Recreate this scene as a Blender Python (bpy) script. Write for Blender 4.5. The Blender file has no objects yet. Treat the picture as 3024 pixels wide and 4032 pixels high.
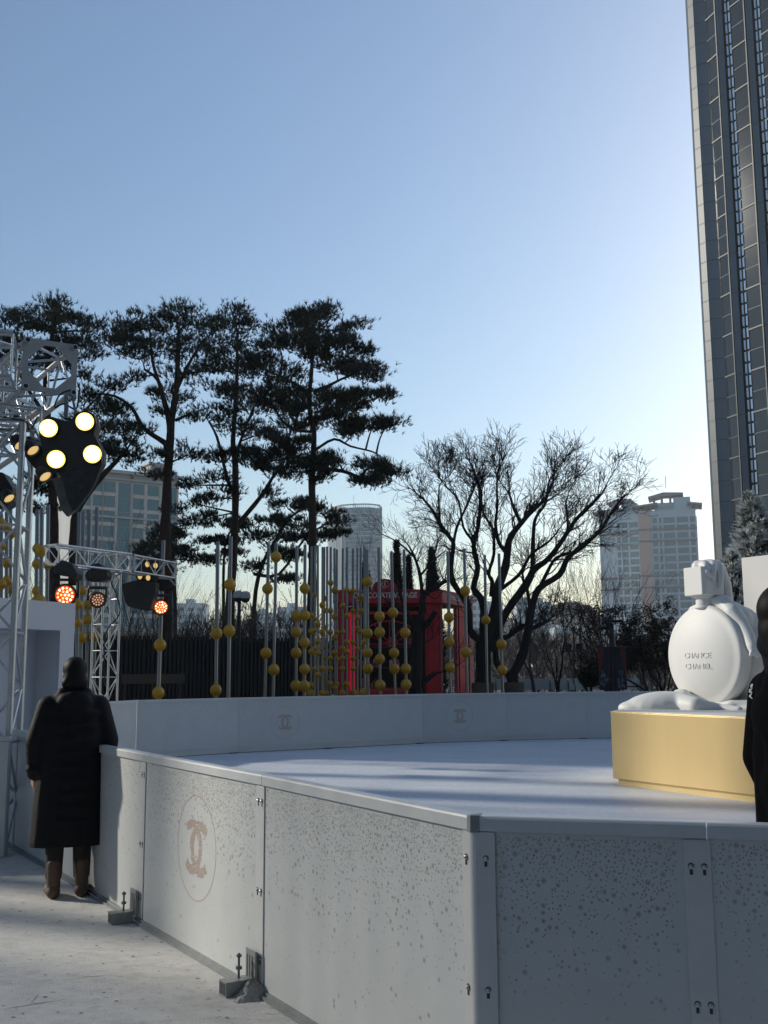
import bpy, bmesh, math, random
import numpy as np
from mathutils import Vector, Matrix, Quaternion
R = math.radians
PI = math.pi
S = bpy.context.scene
COL = S.collection
random.seed(7)
RNG = np.random.default_rng(11)

SUN_E = 3.5
SKY_EL = 21
SKY_ROT = 42
SKY_AIR = 1.2
SKY_DUST = 1.0
SKY_OZ = 2.9
SKY_S = 0.122
HAZE = 0.0004
EXPO = 0.27
SLAT0 = 3.3  # unseen slats added to half shade the near barrier
SLAT1 = 5.4
SLATN = 12
SLATF = 0.5

# ------------------------------------------------------------------ camera
EYE = Vector((0, 0, 1.6))
FPX = 4200.0
cam = bpy.data.cameras.new("camera")
camo = bpy.data.objects.new("camera", cam)
COL.objects.link(camo)
cam.sensor_fit = 'VERTICAL'
cam.sensor_height = 36.0
cam.lens = 36.0 * FPX / 4032.0
cam.clip_start = 0.1
cam.clip_end = 6000
CR = Matrix.Rotation(R(90 + 8.56), 3, 'X') @ Matrix.Rotation(R(-0.35), 3, 'Z')
camo.matrix_world = Matrix.Translation(EYE) @ CR.to_4x4()
S.camera = camo

def ray(x, y):
    return CR @ Vector(((x - 1512.0) / FPX, -(y - 2016.0) / FPX, -1.0))
def P(x, y, Y):
    d = ray(x, y)
    return EYE + d * (Y / d.y)
def G(x, y, z=0.0):
    d = ray(x, y)
    return EYE + d * ((z - EYE.z) / d.z)

# ------------------------------------------------------------------ materials
def mat(name, col, rough=0.6, metal=0.0, var=0.0, vscale=6.0, bump=0.0, bscale=40.0, emit=None, estr=0.0, spec=0.5, coat=0.0, stretch=None, alpha=None, trans=0.0):
    m = bpy.data.materials.new(name)
    m.use_nodes = True
    nt = m.node_tree
    b = nt.nodes["Principled BSDF"]
    c = (col[0], col[1], col[2], 1)
    b.inputs["Base Color"].default_value = c
    b.inputs["Roughness"].default_value = rough
    b.inputs["Metallic"].default_value = metal
    b.inputs["Specular IOR Level"].default_value = spec
    if coat:
        b.inputs["Coat Weight"].default_value = coat
    if trans:
        b.inputs["Transmission Weight"].default_value = trans
    if alpha is not None:
        b.inputs["Alpha"].default_value = alpha
    if emit:
        b.inputs["Emission Color"].default_value = (emit[0], emit[1], emit[2], 1)
        b.inputs["Emission Strength"].default_value = estr
    if var or bump:
        tc = nt.nodes.new("ShaderNodeTexCoord")
        vec = tc.outputs["Object"]
        if stretch:
            mp = nt.nodes.new("ShaderNodeMapping")
            mp.inputs["Scale"].default_value = stretch
            nt.links.new(vec, mp.inputs["Vector"])
            vec = mp.outputs["Vector"]
    if var:
        n = nt.nodes.new("ShaderNodeTexNoise")
        n.inputs["Scale"].default_value = vscale
        n.inputs["Detail"].default_value = 6
        n.inputs["Roughness"].default_value = 0.65
        nt.links.new(vec, n.inputs["Vector"])
        rp = nt.nodes.new("ShaderNodeValToRGB")
        lo = [max(0, v * (1 - var)) for v in col]
        hi = [min(1, v * (1 + var)) for v in col]
        rp.color_ramp.elements[0].position = 0.3
        rp.color_ramp.elements[1].position = 0.7
        rp.color_ramp.elements[0].color = (*lo, 1)
        rp.color_ramp.elements[1].color = (*hi, 1)
        nt.links.new(n.outputs["Fac"], rp.inputs["Fac"])
        nt.links.new(rp.outputs["Color"], b.inputs["Base Color"])
    if bump:
        n2 = nt.nodes.new("ShaderNodeTexNoise")
        n2.inputs["Scale"].default_value = bscale
        n2.inputs["Detail"].default_value = 5
        nt.links.new(vec, n2.inputs["Vector"])
        bp = nt.nodes.new("ShaderNodeBump")
        bp.inputs["Strength"].default_value = bump
        bp.inputs["Distance"].default_value = 0.02
        nt.links.new(n2.outputs["Fac"], bp.inputs["Height"])
        nt.links.new(bp.outputs["Normal"], b.inputs["Normal"])
    return m

M = {}
M['board'] = mat("barrier_board", (0.55, 0.57, 0.57), 0.38, var=0.04, vscale=3, bump=0.05, bscale=300)
M['rail'] = mat("barrier_rail", (0.56, 0.58, 0.585), 0.3, var=0.05, vscale=9)
M['plate'] = mat("barrier_plate", (0.58, 0.585, 0.58), 0.35, var=0.05, vscale=8)
M['flake_grey'] = mat("print_grey", (0.39, 0.385, 0.38), 0.5)
M['flake_tan'] = mat("print_tan", (0.41, 0.37, 0.31), 0.5)
M['flake_logo'] = mat("print_logo", (0.44, 0.345, 0.29), 0.5)
M['steel'] = mat("steel", (0.55, 0.55, 0.54), 0.3, 1.0, var=0.08, vscale=30)
M['steel_dark'] = mat("steel_dark", (0.16, 0.17, 0.17), 0.45, 0.6, var=0.2, vscale=30)
M['foot'] = mat("foot_grey_paint", (0.24, 0.26, 0.265), 0.5, 0.2, var=0.15, vscale=20)
M['black'] = mat("black", (0.012, 0.012, 0.013), 0.6)
M['slot'] = mat("slot_shadow", (0.05, 0.05, 0.055), 0.7)
M['alu'] = mat("truss_aluminium", (0.52, 0.54, 0.55), 0.42, 0.85, var=0.1, vscale=12)
M['alu_plate'] = mat("truss_plate", (0.36, 0.38, 0.385), 0.5, 0.6, var=0.12, vscale=12)
M['pole'] = mat("pole_steel", (0.22, 0.215, 0.20), 0.36, 1.0, var=0.06, vscale=20, stretch=(1, 1, 0.05))
M['ball'] = mat("ball_yellow", (0.50, 0.27, 0.010), 0.34, var=0.10, vscale=7, bump=0.06, bscale=60)
M['fence'] = mat("fence_wood", (0.020, 0.019, 0.018), 0.75, var=0.35, vscale=8, stretch=(1, 1, 0.1))
M['bench'] = mat("bench_wood", (0.05, 0.032, 0.022), 0.6, var=0.3, vscale=10)
M['bark'] = mat("pine_bark", (0.045, 0.027, 0.019), 0.9, var=0.45, vscale=9, bump=0.6, bscale=18)
M['bark_dark'] = mat("dark_bark", (0.014, 0.011, 0.010), 0.9, var=0.35, vscale=9, bump=0.5, bscale=18)
M['bark_grey'] = mat("grey_bark", (0.075, 0.058, 0.05), 0.9, var=0.3, vscale=9)
M['bark_pale'] = mat("pale_bark", (0.16, 0.12, 0.09), 0.9, var=0.3, vscale=9)
M['needle1'] = mat("needle_dark", (0.012, 0.020, 0.010), 0.7)
M['needle2'] = mat("needle_mid", (0.026, 0.036, 0.015), 0.7)
M['needle3'] = mat("needle_olive", (0.062, 0.060, 0.022), 0.7)
M['cypress'] = mat("cypress_leaf", (0.016, 0.026, 0.016), 0.8)
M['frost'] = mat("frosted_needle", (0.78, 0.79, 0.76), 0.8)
M['frost2'] = mat("frosted_needle_grey", (0.45, 0.47, 0.43), 0.8)  # grey frost tone mixed among the white and bare needles
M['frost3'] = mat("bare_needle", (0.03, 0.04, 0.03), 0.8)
M['leaf_red'] = mat("dry_leaf_red", (0.085, 0.036, 0.026), 0.8)
M['leaf_brown'] = mat("dry_leaf_brown", (0.030, 0.021, 0.019), 0.8)
M['leaf_olive'] = mat("leaf_olive", (0.075, 0.085, 0.022), 0.8)
M['twig'] = mat("woods_twig", (0.17, 0.145, 0.125), 0.9)
M['twig2'] = mat("woods_twig_dark", (0.10, 0.085, 0.075), 0.9)
M['red'] = mat("kiosk_red", (0.60, 0.034, 0.044), 0.45, var=0.15, vscale=4)
M['red_glow'] = mat("kiosk_red_painted_glow", (0.60, 0.015, 0.04), 0.3, emit=(1.0, 0.02, 0.07), estr=0.16)  # light on the post put into its colour as a faint glow
M['pinkish'] = mat("kiosk_trim", (0.50, 0.15, 0.14), 0.5, var=0.12, vscale=5)
M['sign_white'] = mat("sign_letters", (0.85, 0.83, 0.78), 0.5)
M['statue'] = mat("statue_white", (0.67, 0.67, 0.65), 0.55, var=0.02, vscale=3, bump=0.03, bscale=120)
M['statue_letter_shade'] = mat('statue_letter_shade', (0.64, 0.635, 0.61), 0.6)  # darker than the bottle: shading of engraved strokes put into the colour
M['gold'] = mat("podium_gold", (0.62, 0.465, 0.225), 0.40, 0.55, var=0.03, vscale=3, stretch=(1, 1, 0.12))
M['whiteboard'] = mat("white_panel", (0.62, 0.61, 0.585), 0.6, var=0.02, vscale=2)
M['booth'] = mat("booth_white", (0.55, 0.56, 0.59), 0.6, var=0.03, vscale=3)
M['tower_panel'] = mat("tower_panel", (0.098, 0.122, 0.150), 0.45, 0.2, var=0.06, vscale=0.6)
M['tower_trim'] = mat("tower_trim", (0.045, 0.056, 0.068), 0.45, 0.2)
M['tower_mull'] = mat('tower_mullion', (0.030, 0.034, 0.04), 0.5, 0.2)
M['tower_joint'] = mat("tower_joint", (0.05, 0.052, 0.055), 0.6)
M['tower_glass'] = mat("tower_glass", (0.022, 0.027, 0.032), 0.06, 0.0, spec=0.7)
M['tower_fin'] = mat("tower_fin", (0.48, 0.58, 0.68), 0.3, 0.5)
M['concrete'] = mat("apartment_concrete", (0.43, 0.50, 0.55), 0.8, var=0.06, vscale=0.1)  # far building tones paler and bluer, distance haze put into the colour
M['concrete_pink'] = mat("apartment_pink", (0.52, 0.36, 0.30), 0.8, var=0.06, vscale=0.1)
M['concrete_dark'] = mat("apartment_band", (0.20, 0.20, 0.21), 0.8)
M['win'] = mat("window_glass", (0.09, 0.15, 0.18), 0.15, spec=0.6)
M['win_teal'] = mat("window_teal", (0.12, 0.26, 0.29), 0.12, spec=0.7)
M['hotel'] = mat("hotel_stone", (0.42, 0.42, 0.41), 0.8, var=0.08, vscale=0.2)
M['hotel_pale'] = mat("hotel_pale", (0.58, 0.55, 0.50), 0.8)
M['glass_tower'] = mat("blue_glass", (0.11, 0.19, 0.255), 0.2, spec=0.7, var=0.1, vscale=0.05)
M['glass_rib'] = mat("tower_rib", (0.32, 0.36, 0.38), 0.5)
M['skin'] = mat("skin", (0.42, 0.25, 0.17), 0.55)
M['hair'] = mat("black_hair", (0.005, 0.0045, 0.0045), 0.6, spec=0.2, var=0.3, vscale=60, stretch=(1, 1, 0.1))
M['coat'] = mat("black_coat", (0.006, 0.006, 0.008), 0.7, spec=0.2, var=0.3, vscale=14, bump=0.25, bscale=25)
M['jacket'] = mat("black_fleece", (0.003, 0.003, 0.004), 0.95, spec=0.08, var=0.3, vscale=40, bump=0.2, bscale=160)
M['trousers'] = mat("dark_trousers", (0.020, 0.018, 0.018), 0.85, var=0.2, vscale=20)
M['boot'] = mat("brown_boot", (0.085, 0.052, 0.034), 0.6, var=0.2, vscale=20)
M['lamp_body'] = mat("lamp_body", (0.018, 0.017, 0.016), 0.5, var=0.2, vscale=15)
M['cover'] = mat("rain_cover", (0.012, 0.012, 0.013), 0.45, bump=0.7, bscale=14)
M['flap'] = mat("grey_flap", (0.09, 0.09, 0.085), 0.55, var=0.3, vscale=9, bump=0.4, bscale=16)
M['lens_on'] = mat("lit_lens", (1, 0.95, 0.8), 0.3, emit=(1.0, 0.90, 0.66), estr=2.4)
M['lens_core'] = mat("lit_bulb", (1, 0.8, 0.6), 0.3, emit=(1.0, 0.66, 0.42), estr=1.0)
M['lens_rim'] = mat("lit_rim", (0.9, 0.7, 0.2), 0.3, emit=(1.0, 0.70, 0.10), estr=1.8)
M['lens_dim'] = mat("dim_lens", (0.8, 0.6, 0.3), 0.3, emit=(1.0, 0.66, 0.24), estr=0.55)
M['led_bed'] = mat("led_bed", (0.30, 0.02, 0.01), 0.35, emit=(1.0, 0.10, 0.02), estr=0.55)
M['led_bed_dim'] = mat("led_bed_dim", (0.08, 0.01, 0.01), 0.35, emit=(0.6, 0.06, 0.03), estr=0.10)
M['led_hot'] = mat("led_hot", (1, 0.8, 0.5), 0.3, emit=(1.0, 0.72, 0.34), estr=3.5)
M['led_orange'] = mat("led_orange", (1, 0.6, 0.3), 0.3, emit=(1.0, 0.42, 0.14), estr=2.0)
M['led_dim'] = mat("led_dim", (0.6, 0.5, 0.3), 0.3, emit=(0.9, 0.62, 0.36), estr=0.45)
M['banner_red'] = mat("banner_maroon", (0.10, 0.022, 0.020), 0.8)
M['banner_navy'] = mat("banner_navy", (0.012, 0.016, 0.03), 0.8)
M['banner_pale'] = mat("banner_pale", (0.11, 0.13, 0.14), 0.8)
M['lamp_metal'] = mat("street_metal", (0.022, 0.022, 0.023), 0.5, 0.3)
M['cctv_white'] = mat("cctv_white", (0.40, 0.40, 0.39), 0.4)
M['rail_glass'] = mat("railing_glass", (0.62, 0.70, 0.68), 0.25, spec=0.6)
M['sand'] = mat("sand", (0.34, 0.33, 0.31), 0.95, var=0.25, vscale=60, bump=0.6, bscale=150)
M['goods_white'] = mat("goods_white", (0.55, 0.53, 0.55), 0.7)
M['goods_pink'] = mat("goods_pink", (0.50, 0.16, 0.17), 0.7)
M['goods_brown'] = mat("goods_brown", (0.12, 0.075, 0.05), 0.7)
M['kiosk_dark'] = mat("kiosk_inside", (0.03, 0.022, 0.022), 0.8)
M['straw'] = mat("straw_wrap", (0.11, 0.085, 0.06), 0.95, var=0.3, vscale=30, bump=0.5, bscale=60)
M['blocker'] = mat("blocker_stone", (0.30, 0.29, 0.27), 0.7, var=0.1, vscale=1)  # stone colour of the added light blockers
M['emblem'] = mat("white_thread", (0.6, 0.62, 0.62), 0.8)
M['green_lit'] = mat("lit_atrium_glass", (0.10, 0.30, 0.20), 0.3, emit=(0.45, 0.85, 0.62), estr=0.55)
M['hedge1'] = mat("hedge_leaf", (0.055, 0.062, 0.018), 0.8)
M['hedge2'] = mat("hedge_leaf_dark", (0.022, 0.03, 0.012), 0.8)

# ------------------------------------------------------------------ mesh helper
class MB:
    def __init__(s):
        s.v = []; s.f = []; s.m = []
    def quad(s, a, b, c, d, mi=0):
        n = len(s.v); s.v += [tuple(a), tuple(b), tuple(c), tuple(d)]
        s.f.append((n, n + 1, n + 2, n + 3)); s.m.append(mi)
    def poly(s, pts, mi=0):
        n = len(s.v); s.v += [tuple(p) for p in pts]
        s.f.append(tuple(range(n, n + len(pts)))); s.m.append(mi)
    def prism(s, pts, ext, mi=0):
        # pts: planar loop, ext: extrusion vector
        n = len(s.v); k = len(pts)
        ext = Vector(ext)
        s.v += [tuple(Vector(p)) for p in pts] + [tuple(Vector(p) + ext) for p in pts]
        s.f.append(tuple(range(n + k - 1, n - 1, -1))); s.m.append(mi)
        s.f.append(tuple(range(n + k, n + 2 * k))); s.m.append(mi)
        for i in range(k):
            j = (i + 1) % k
            s.f.append((n + i, n + j, n + k + j, n + k + i)); s.m.append(mi)
    def obox(s, o, ax, ay, az, mi=0):
        # corner o with three edge vectors
        o = Vector(o); ax = Vector(ax); ay = Vector(ay); az = Vector(az)
        s.prism([o, o + ax, o + ax + ay, o + ay], az, mi)
    def box(s, c, sx, sy, sz, rz=0.0, mi=0):
        c = Vector(c); q = Matrix.Rotation(rz, 3, 'Z')
        ax = q @ Vector((sx, 0, 0)); ay = q @ Vector((0, sy, 0)); az = Vector((0, 0, sz))
        s.obox(c - ax / 2 - ay / 2 - az / 2, ax, ay, az, mi)
    def tube(s, pts, rad, n=6, mi=0, cap=True):
        pts = [Vector(p) for p in pts]
        if not hasattr(rad, '__len__'):
            rad = [rad] * len(pts)
        base = len(s.v)
        prev = None
        for i, p in enumerate(pts):
            if i == 0: t = pts[1] - p
            elif i == len(pts) - 1: t = p - pts[i - 1]
            else: t = pts[i + 1] - pts[i - 1]
            if t.length < 1e-9: t = Vector((0, 0, 1))
            t.normalize()
            if prev is None:
                a = Vector((1, 0, 0)) if abs(t.x) < 0.8 else Vector((0, 1, 0))
                u = t.cross(a).normalized()
            else:
                u = (prev - t * prev.dot(t))
                u = u.normalized() if u.length > 1e-6 else t.orthogonal().normalized()
            prev = u
            w = t.cross(u)
            for k in range(n):
                an = 2 * PI * k / n
                s.v.append(tuple(p + (u * math.cos(an) + w * math.sin(an)) * rad[i]))
        for i in range(len(pts) - 1):
            for k in range(n):
                k2 = (k + 1) % n
                a = base + i * n
                s.f.append((a + k, a + k2, a + n + k2, a + n + k)); s.m.append(mi)
        if cap:
            s.f.append(tuple(base + k for k in range(n - 1, -1, -1))); s.m.append(mi)
            e = base + (len(pts) - 1) * n
            s.f.append(tuple(e + k for k in range(n))); s.m.append(mi)
    def sphere(s, c, r, nu=16, nv=10, mi=0, scale=(1, 1, 1)):
        c = Vector(c); base = len(s.v)
        for j in range(1, nv):
            th = PI * j / nv
            for i in range(nu):
                ph = 2 * PI * i / nu
                s.v.append((c.x + r * scale[0] * math.sin(th) * math.cos(ph), c.y + r * scale[1] * math.sin(th) * math.sin(ph), c.z + r * scale[2] * math.cos(th)))
        s.v.append((c.x, c.y, c.z + r * scale[2])); top = len(s.v) - 1
        s.v.append((c.x, c.y, c.z - r * scale[2])); bot = len(s.v) - 1
        for i in range(nu):
            i2 = (i + 1) % nu
            s.f.append((top, base + i, base + i2)); s.m.append(mi)
            s.f.append((bot, base + (nv - 2) * nu + i2, base + (nv - 2) * nu + i)); s.m.append(mi)
            for j in range(nv - 2):
                s.f.append((base + j * nu + i, base + (j + 1) * nu + i, base + (j + 1) * nu + i2, base + j * nu + i2)); s.m.append(mi)
    def lathe(s, prof, o, axis, n=32, mi=0):
        # prof: (radius, height along axis)
        o = Vector(o); axis = Vector(axis).normalized()
        u = axis.cross(Vector((0, 0, 1)))
        u = u.normalized() if u.length > 0.01 else Vector((1, 0, 0))
        w = axis.cross(u)
        base = len(s.v)
        for (r, h) in prof:
            for k in range(n):
                a = 2 * PI * k / n
                s.v.append(tuple(o + axis * h + (u * math.cos(a) + w * math.sin(a)) * r))
        for j in range(len(prof) - 1):
            for k in range(n):
                k2 = (k + 1) % n
                s.f.append((base + j * n + k, base + j * n + k2, base + (j + 1) * n + k2, base + (j + 1) * n + k)); s.m.append(mi)
        s.f.append(tuple(base + k for k in range(n - 1, -1, -1))); s.m.append(mi)
        e = base + (len(prof) - 1) * n
        s.f.append(tuple(e + k for k in range(n))); s.m.append(mi)
    def np_tris(s, verts, mi=0):
        n = len(s.v)
        s.v += [tuple(map(float, v)) for v in verts]
        for i in range(len(verts) // 3):
            s.f.append((n + 3 * i, n + 3 * i + 1, n + 3 * i + 2))
        s.m += ([mi] * (len(verts) // 3) if not hasattr(mi, '__len__') else list(mi))
    def build(s, name, mats, parent=None, smooth=False, bevel=0.0, fixn=True):
        if not isinstance(mats, (list, tuple)): mats = [mats]
        o0 = Vector(root_loc(parent)) if parent else Vector((0, 0, 0))
        me = bpy.data.meshes.new(name)
        if o0.length:
            arr = [(a - o0.x, b - o0.y, c - o0.z) for a, b, c in s.v]
        else:
            arr = s.v
        me.from_pydata(arr, [], s.f)
        for m in mats: me.materials.append(m)
        if len(mats) > 1:
            me.polygons.foreach_set("material_index", s.m)
        if fixn and len(s.f) < 20000:
            bm = bmesh.new(); bm.from_mesh(me)
            bmesh.ops.recalc_face_normals(bm, faces=bm.faces)
            bm.to_mesh(me); bm.free()
        if smooth:
            me.shade_smooth()
            me.set_sharp_from_angle(angle=R(42))
        me.update()
        o = bpy.data.objects.new(name, me)
        COL.objects.link(o)
        if parent: o.parent = parent
        if bevel:
            bv = o.modifiers.new("bevel", 'BEVEL'); bv.width = bevel; bv.segments = 2; bv.limit_method = 'ANGLE'; bv.angle_limit = R(40)
        return o

def root_loc(o):
    v = Vector((0, 0, 0))
    while o is not None:
        v = v + o.location
        o = o.parent
    return v

def thing(name, label, cat, loc=(0, 0, 0), group=None):
    o = bpy.data.objects.new(name, None)
    o.empty_display_size = 0.2
    COL.objects.link(o)
    o.location = loc
    o["label"] = label; o["category"] = cat
    if group: o["group"] = group
    return o

def tag(o, label, cat, group=None):
    o["label"] = label; o["category"] = cat
    if group: o["group"] = group
    return o

def recentre(o, loc):
    # move a top-level mesh's origin without moving the mesh
    loc = Vector(loc)
    o.data.transform(Matrix.Translation(-loc)); o.location = loc
    return o

def structure(mb, name, mats, **k):
    o = mb.build(name, mats, **k); o["kind"] = "structure"; return o

def text_mesh(body, size, ext=0.0, font_off=0.0):
    cu = bpy.data.curves.new("t", 'FONT')
    cu.body = body; cu.size = size; cu.align_x = 'CENTER'; cu.align_y = 'CENTER'; cu.extrude = ext; cu.offset = font_off
    to = bpy.data.objects.new("t", cu); COL.objects.link(to)
    dg = bpy.context.evaluated_depsgraph_get()
    me = bpy.data.meshes.new_from_object(to.evaluated_get(dg))
    bpy.data.objects.remove(to); bpy.data.curves.remove(cu)
    return me

def place_text(body, size, ext, origin, right, up, name, m, parent, off=0.0):
    me = text_mesh(body, size, ext, off)
    right = Vector(right).normalized(); up = Vector(up).normalized(); nn = right.cross(up)
    mtx = Matrix((right, up, nn)).transposed().to_4x4()
    me.transform(Matrix.Translation(Vector(origin) - root_loc(parent)) @ mtx)
    me.name = name
    me.materials.clear(); me.materials.append(m)
    o = bpy.data.objects.new(name, me); COL.objects.link(o); o.parent = parent
    return o

def blob(parts, voxel, name, m, parent=None, smooth_it=4):
    # parts: list of ('c',p0,r0,p1,r1) capsules or ('e',centre,(rx,ry,rz),rot_z) ellipsoids, fused to one skin
    mb = MB()
    for q in parts:
        if q[0] == 'c':
            p0 = Vector(q[1]); p1 = Vector(q[3]); r0, r1 = q[2], q[4]
            L = (p1 - p0).length
            ax = (p1 - p0).normalized() if L > 1e-6 else Vector((0, 0, 1))
            prof = []
            for k in range(0, 6):
                a = -PI / 2 + (PI / 2) * k / 5
                prof.append((max(1e-4, r0 * math.cos(a)), r0 * math.sin(a)))
            for k in range(0, 6):
                a = (PI / 2) * k / 5
                prof.append((max(1e-4, r1 * math.cos(a)), L + r1 * math.sin(a)))
            mb.lathe(prof, p0, ax, 14)
        elif q[0] == 'e':
            t = MB(); t.sphere((0, 0, 0), 1, 22, 14)
            rz = q[3] if len(q) > 3 else 0.0
            mt = Matrix.Translation(Vector(q[1])) @ Matrix.Rotation(rz, 4, 'Z') @ (q[4].to_4x4() if len(q) > 4 else Matrix.Identity(4)) @ Matrix.Diagonal((*q[2], 1))
            n = len(mb.v)
            mb.v += [tuple(mt @ Vector(v)) for v in t.v]
            mb.f += [tuple(i + n for i in f) for f in t.f]; mb.m += t.m
    o = mb.build(name, m, parent)
    rm = o.modifiers.new("r", 'REMESH'); rm.mode = 'VOXEL'; rm.voxel_size = voxel
    sm = o.modifiers.new("s", 'SMOOTH'); sm.factor = 0.5; sm.iterations = smooth_it
    dg = bpy.context.evaluated_depsgraph_get()
    me = bpy.data.meshes.new_from_object(o.evaluated_get(dg))
    o.modifiers.clear(); old = o.data; o.data = me; bpy.data.meshes.remove(old)
    me.name = name
    me.shade_smooth()
    return o

def chain(pts, rads):
    return [('c', pts[i], rads[i], pts[i + 1], rads[i + 1]) for i in range(len(pts) - 1)]

# ------------------------------------------------------------------ ground
g = MB()
g.quad((-900, -120, 0), (900, -120, 0), (900, 1300, 0), (-900, 1300, 0))
M['plaza'] = mat("plaza_paving", (0.17, 0.165, 0.16), 0.85, var=0.15, vscale=1.5, bump=0.2, bscale=20)
structure(g, "plaza_ground", M['plaza'])

def deck_material():
    m = bpy.data.materials.new("deck_carpet"); m.use_nodes = True
    nt = m.node_tree; b = nt.nodes["Principled BSDF"]
    b.inputs["Roughness"].default_value = 0.95
    b.inputs["Specular IOR Level"].default_value = 0.15
    tc = nt.nodes.new("ShaderNodeTexCoord")
    def noise(sc, det, rough=0.6, stretch=None):
        n = nt.nodes.new("ShaderNodeTexNoise"); n.inputs["Scale"].default_value = sc; n.inputs["Detail"].default_value = det; n.inputs["Roughness"].default_value = rough
        v = tc.outputs["Object"]
        if stretch:
            mp = nt.nodes.new("ShaderNodeMapping"); mp.inputs["Scale"].default_value = stretch; mp.inputs["Rotation"].default_value = (0, 0, R(18)); nt.links.new(v, mp.inputs["Vector"]); v = mp.outputs["Vector"]
        nt.links.new(v, n.inputs["Vector"]); return n
    n1 = noise(2.2, 8, 0.7); n2 = noise(7, 9, 0.78, (0.85, 1.35, 1)); n3 = noise(160, 3)
    def ramp(n, p0, c0, p1, c1):
        r = nt.nodes.new("ShaderNodeValToRGB"); r.color_ramp.elements[0].position = p0; r.color_ramp.elements[0].color = (*c0, 1); r.color_ramp.elements[1].position = p1; r.color_ramp.elements[1].color = (*c1, 1)
        nt.links.new(n.outputs["Fac"], r.inputs["Fac"]); return r
    r1 = ramp(n1, 0.3, (0.66, 0.65, 0.625), 0.7, (0.75, 0.74, 0.715))
    r2 = ramp(n2, 0.34, (0.74, 0.735, 0.72), 0.55, (1, 1, 1))
    mx = nt.nodes.new("ShaderNodeMix"); mx.data_type = 'RGBA'; mx.blend_type = 'MULTIPLY'; mx.inputs["Factor"].default_value = 0.8
    nt.links.new(r1.outputs["Color"], mx.inputs["A"]); nt.links.new(r2.outputs["Color"], mx.inputs["B"])
    # small dark scuffs
    vo = noise(22, 2, 0.5, (1, 1.7, 1)); r3 = ramp(vo, 0.29, (0.60, 0.59, 0.58), 0.34, (1, 1, 1))
    mx2 = nt.nodes.new("ShaderNodeMix"); mx2.data_type = 'RGBA'; mx2.blend_type = 'MULTIPLY'; mx2.inputs["Factor"].default_value = 0.9
    nt.links.new(mx.outputs["Result"], mx2.inputs["A"]); nt.links.new(r3.outputs["Color"], mx2.inputs["B"])
    nt.links.new(mx2.outputs["Result"], b.inputs["Base Color"])
    bp = nt.nodes.new("ShaderNodeBump"); bp.inputs["Strength"].default_value = 0.8; bp.inputs["Distance"].default_value = 0.014
    ad = nt.nodes.new("ShaderNodeMath"); ad.operation = 'ADD'
    nt.links.new(n2.outputs["Fac"], ad.inputs[0]); nt.links.new(n3.outputs["Fac"], ad.inputs[1])
    nt.links.new(ad.outputs[0], bp.inputs["Height"]); nt.links.new(bp.outputs["Normal"], b.inputs["Normal"])
    return m
def ice_material():
    m = bpy.data.materials.new("rink_ice"); m.use_nodes = True
    nt = m.node_tree; b = nt.nodes["Principled BSDF"]
    b.inputs["Specular IOR Level"].default_value = 0.25
    tc = nt.nodes.new("ShaderNodeTexCoord")
    def noise(sc, det, rough, stretch, rot):
        mp = nt.nodes.new("ShaderNodeMapping"); mp.inputs["Scale"].default_value = stretch; mp.inputs["Rotation"].default_value = (0, 0, rot)
        nt.links.new(tc.outputs["Object"], mp.inputs["Vector"])
        n = nt.nodes.new("ShaderNodeTexNoise"); n.inputs["Scale"].default_value = sc; n.inputs["Detail"].default_value = det; n.inputs["Roughness"].default_value = rough
        nt.links.new(mp.outputs["Vector"], n.inputs["Vector"]); return n
    n1 = noise(1.1, 7, 0.65, (0.5, 1.6, 1), R(8)); n2 = noise(22, 7, 0.85, (0.22, 2.4, 1), R(-14)); n3 = noise(15, 7, 0.85, (2.2, 0.25, 1), R(24))
    r1 = nt.nodes.new("ShaderNodeValToRGB"); r1.color_ramp.elements[0].position = 0.3; r1.color_ramp.elements[1].position = 0.72
    r1.color_ramp.elements[0].color = (0.58, 0.62, 0.68, 1); r1.color_ramp.elements[1].color = (0.74, 0.76, 0.80, 1)
    nt.links.new(n1.outputs["Fac"], r1.inputs["Fac"])
    r2 = nt.nodes.new("ShaderNodeValToRGB"); r2.color_ramp.elements[0].position = 0.35; r2.color_ramp.elements[1].position = 0.6
    r2.color_ramp.elements[0].color = (0.66, 0.69, 0.73, 1); r2.color_ramp.elements[1].color = (1, 1, 1, 1)
    ad = nt.nodes.new("ShaderNodeMix"); ad.data_type = 'FLOAT'; ad.inputs["Factor"].default_value = 0.5
    nt.links.new(n2.outputs["Fac"], ad.inputs["A"]); nt.links.new(n3.outputs["Fac"], ad.inputs["B"])
    nt.links.new(ad.outputs["Result"], r2.inputs["Fac"])
    mx = nt.nodes.new("ShaderNodeMix"); mx.data_type = 'RGBA'; mx.blend_type = 'MULTIPLY'; mx.inputs["Factor"].default_value = 1.0
    nt.links.new(r1.outputs["Color"], mx.inputs["A"]); nt.links.new(r2.outputs["Color"], mx.inputs["B"])
    nt.links.new(mx.outputs["Result"], b.inputs["Base Color"])
    rr = nt.nodes.new("ShaderNodeMapRange"); rr.inputs["To Min"].default_value = 0.38; rr.inputs["To Max"].default_value = 0.7
    nt.links.new(ad.outputs["Result"], rr.inputs["Value"]); nt.links.new(rr.outputs["Result"], b.inputs["Roughness"])
    bp = nt.nodes.new("ShaderNodeBump"); bp.inputs["Strength"].default_value = 0.35; bp.inputs["Distance"].default_value = 0.006
    nt.links.new(ad.outputs["Result"], bp.inputs["Height"]); nt.links.new(bp.outputs["Normal"], b.inputs["Normal"])
    return m
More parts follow.
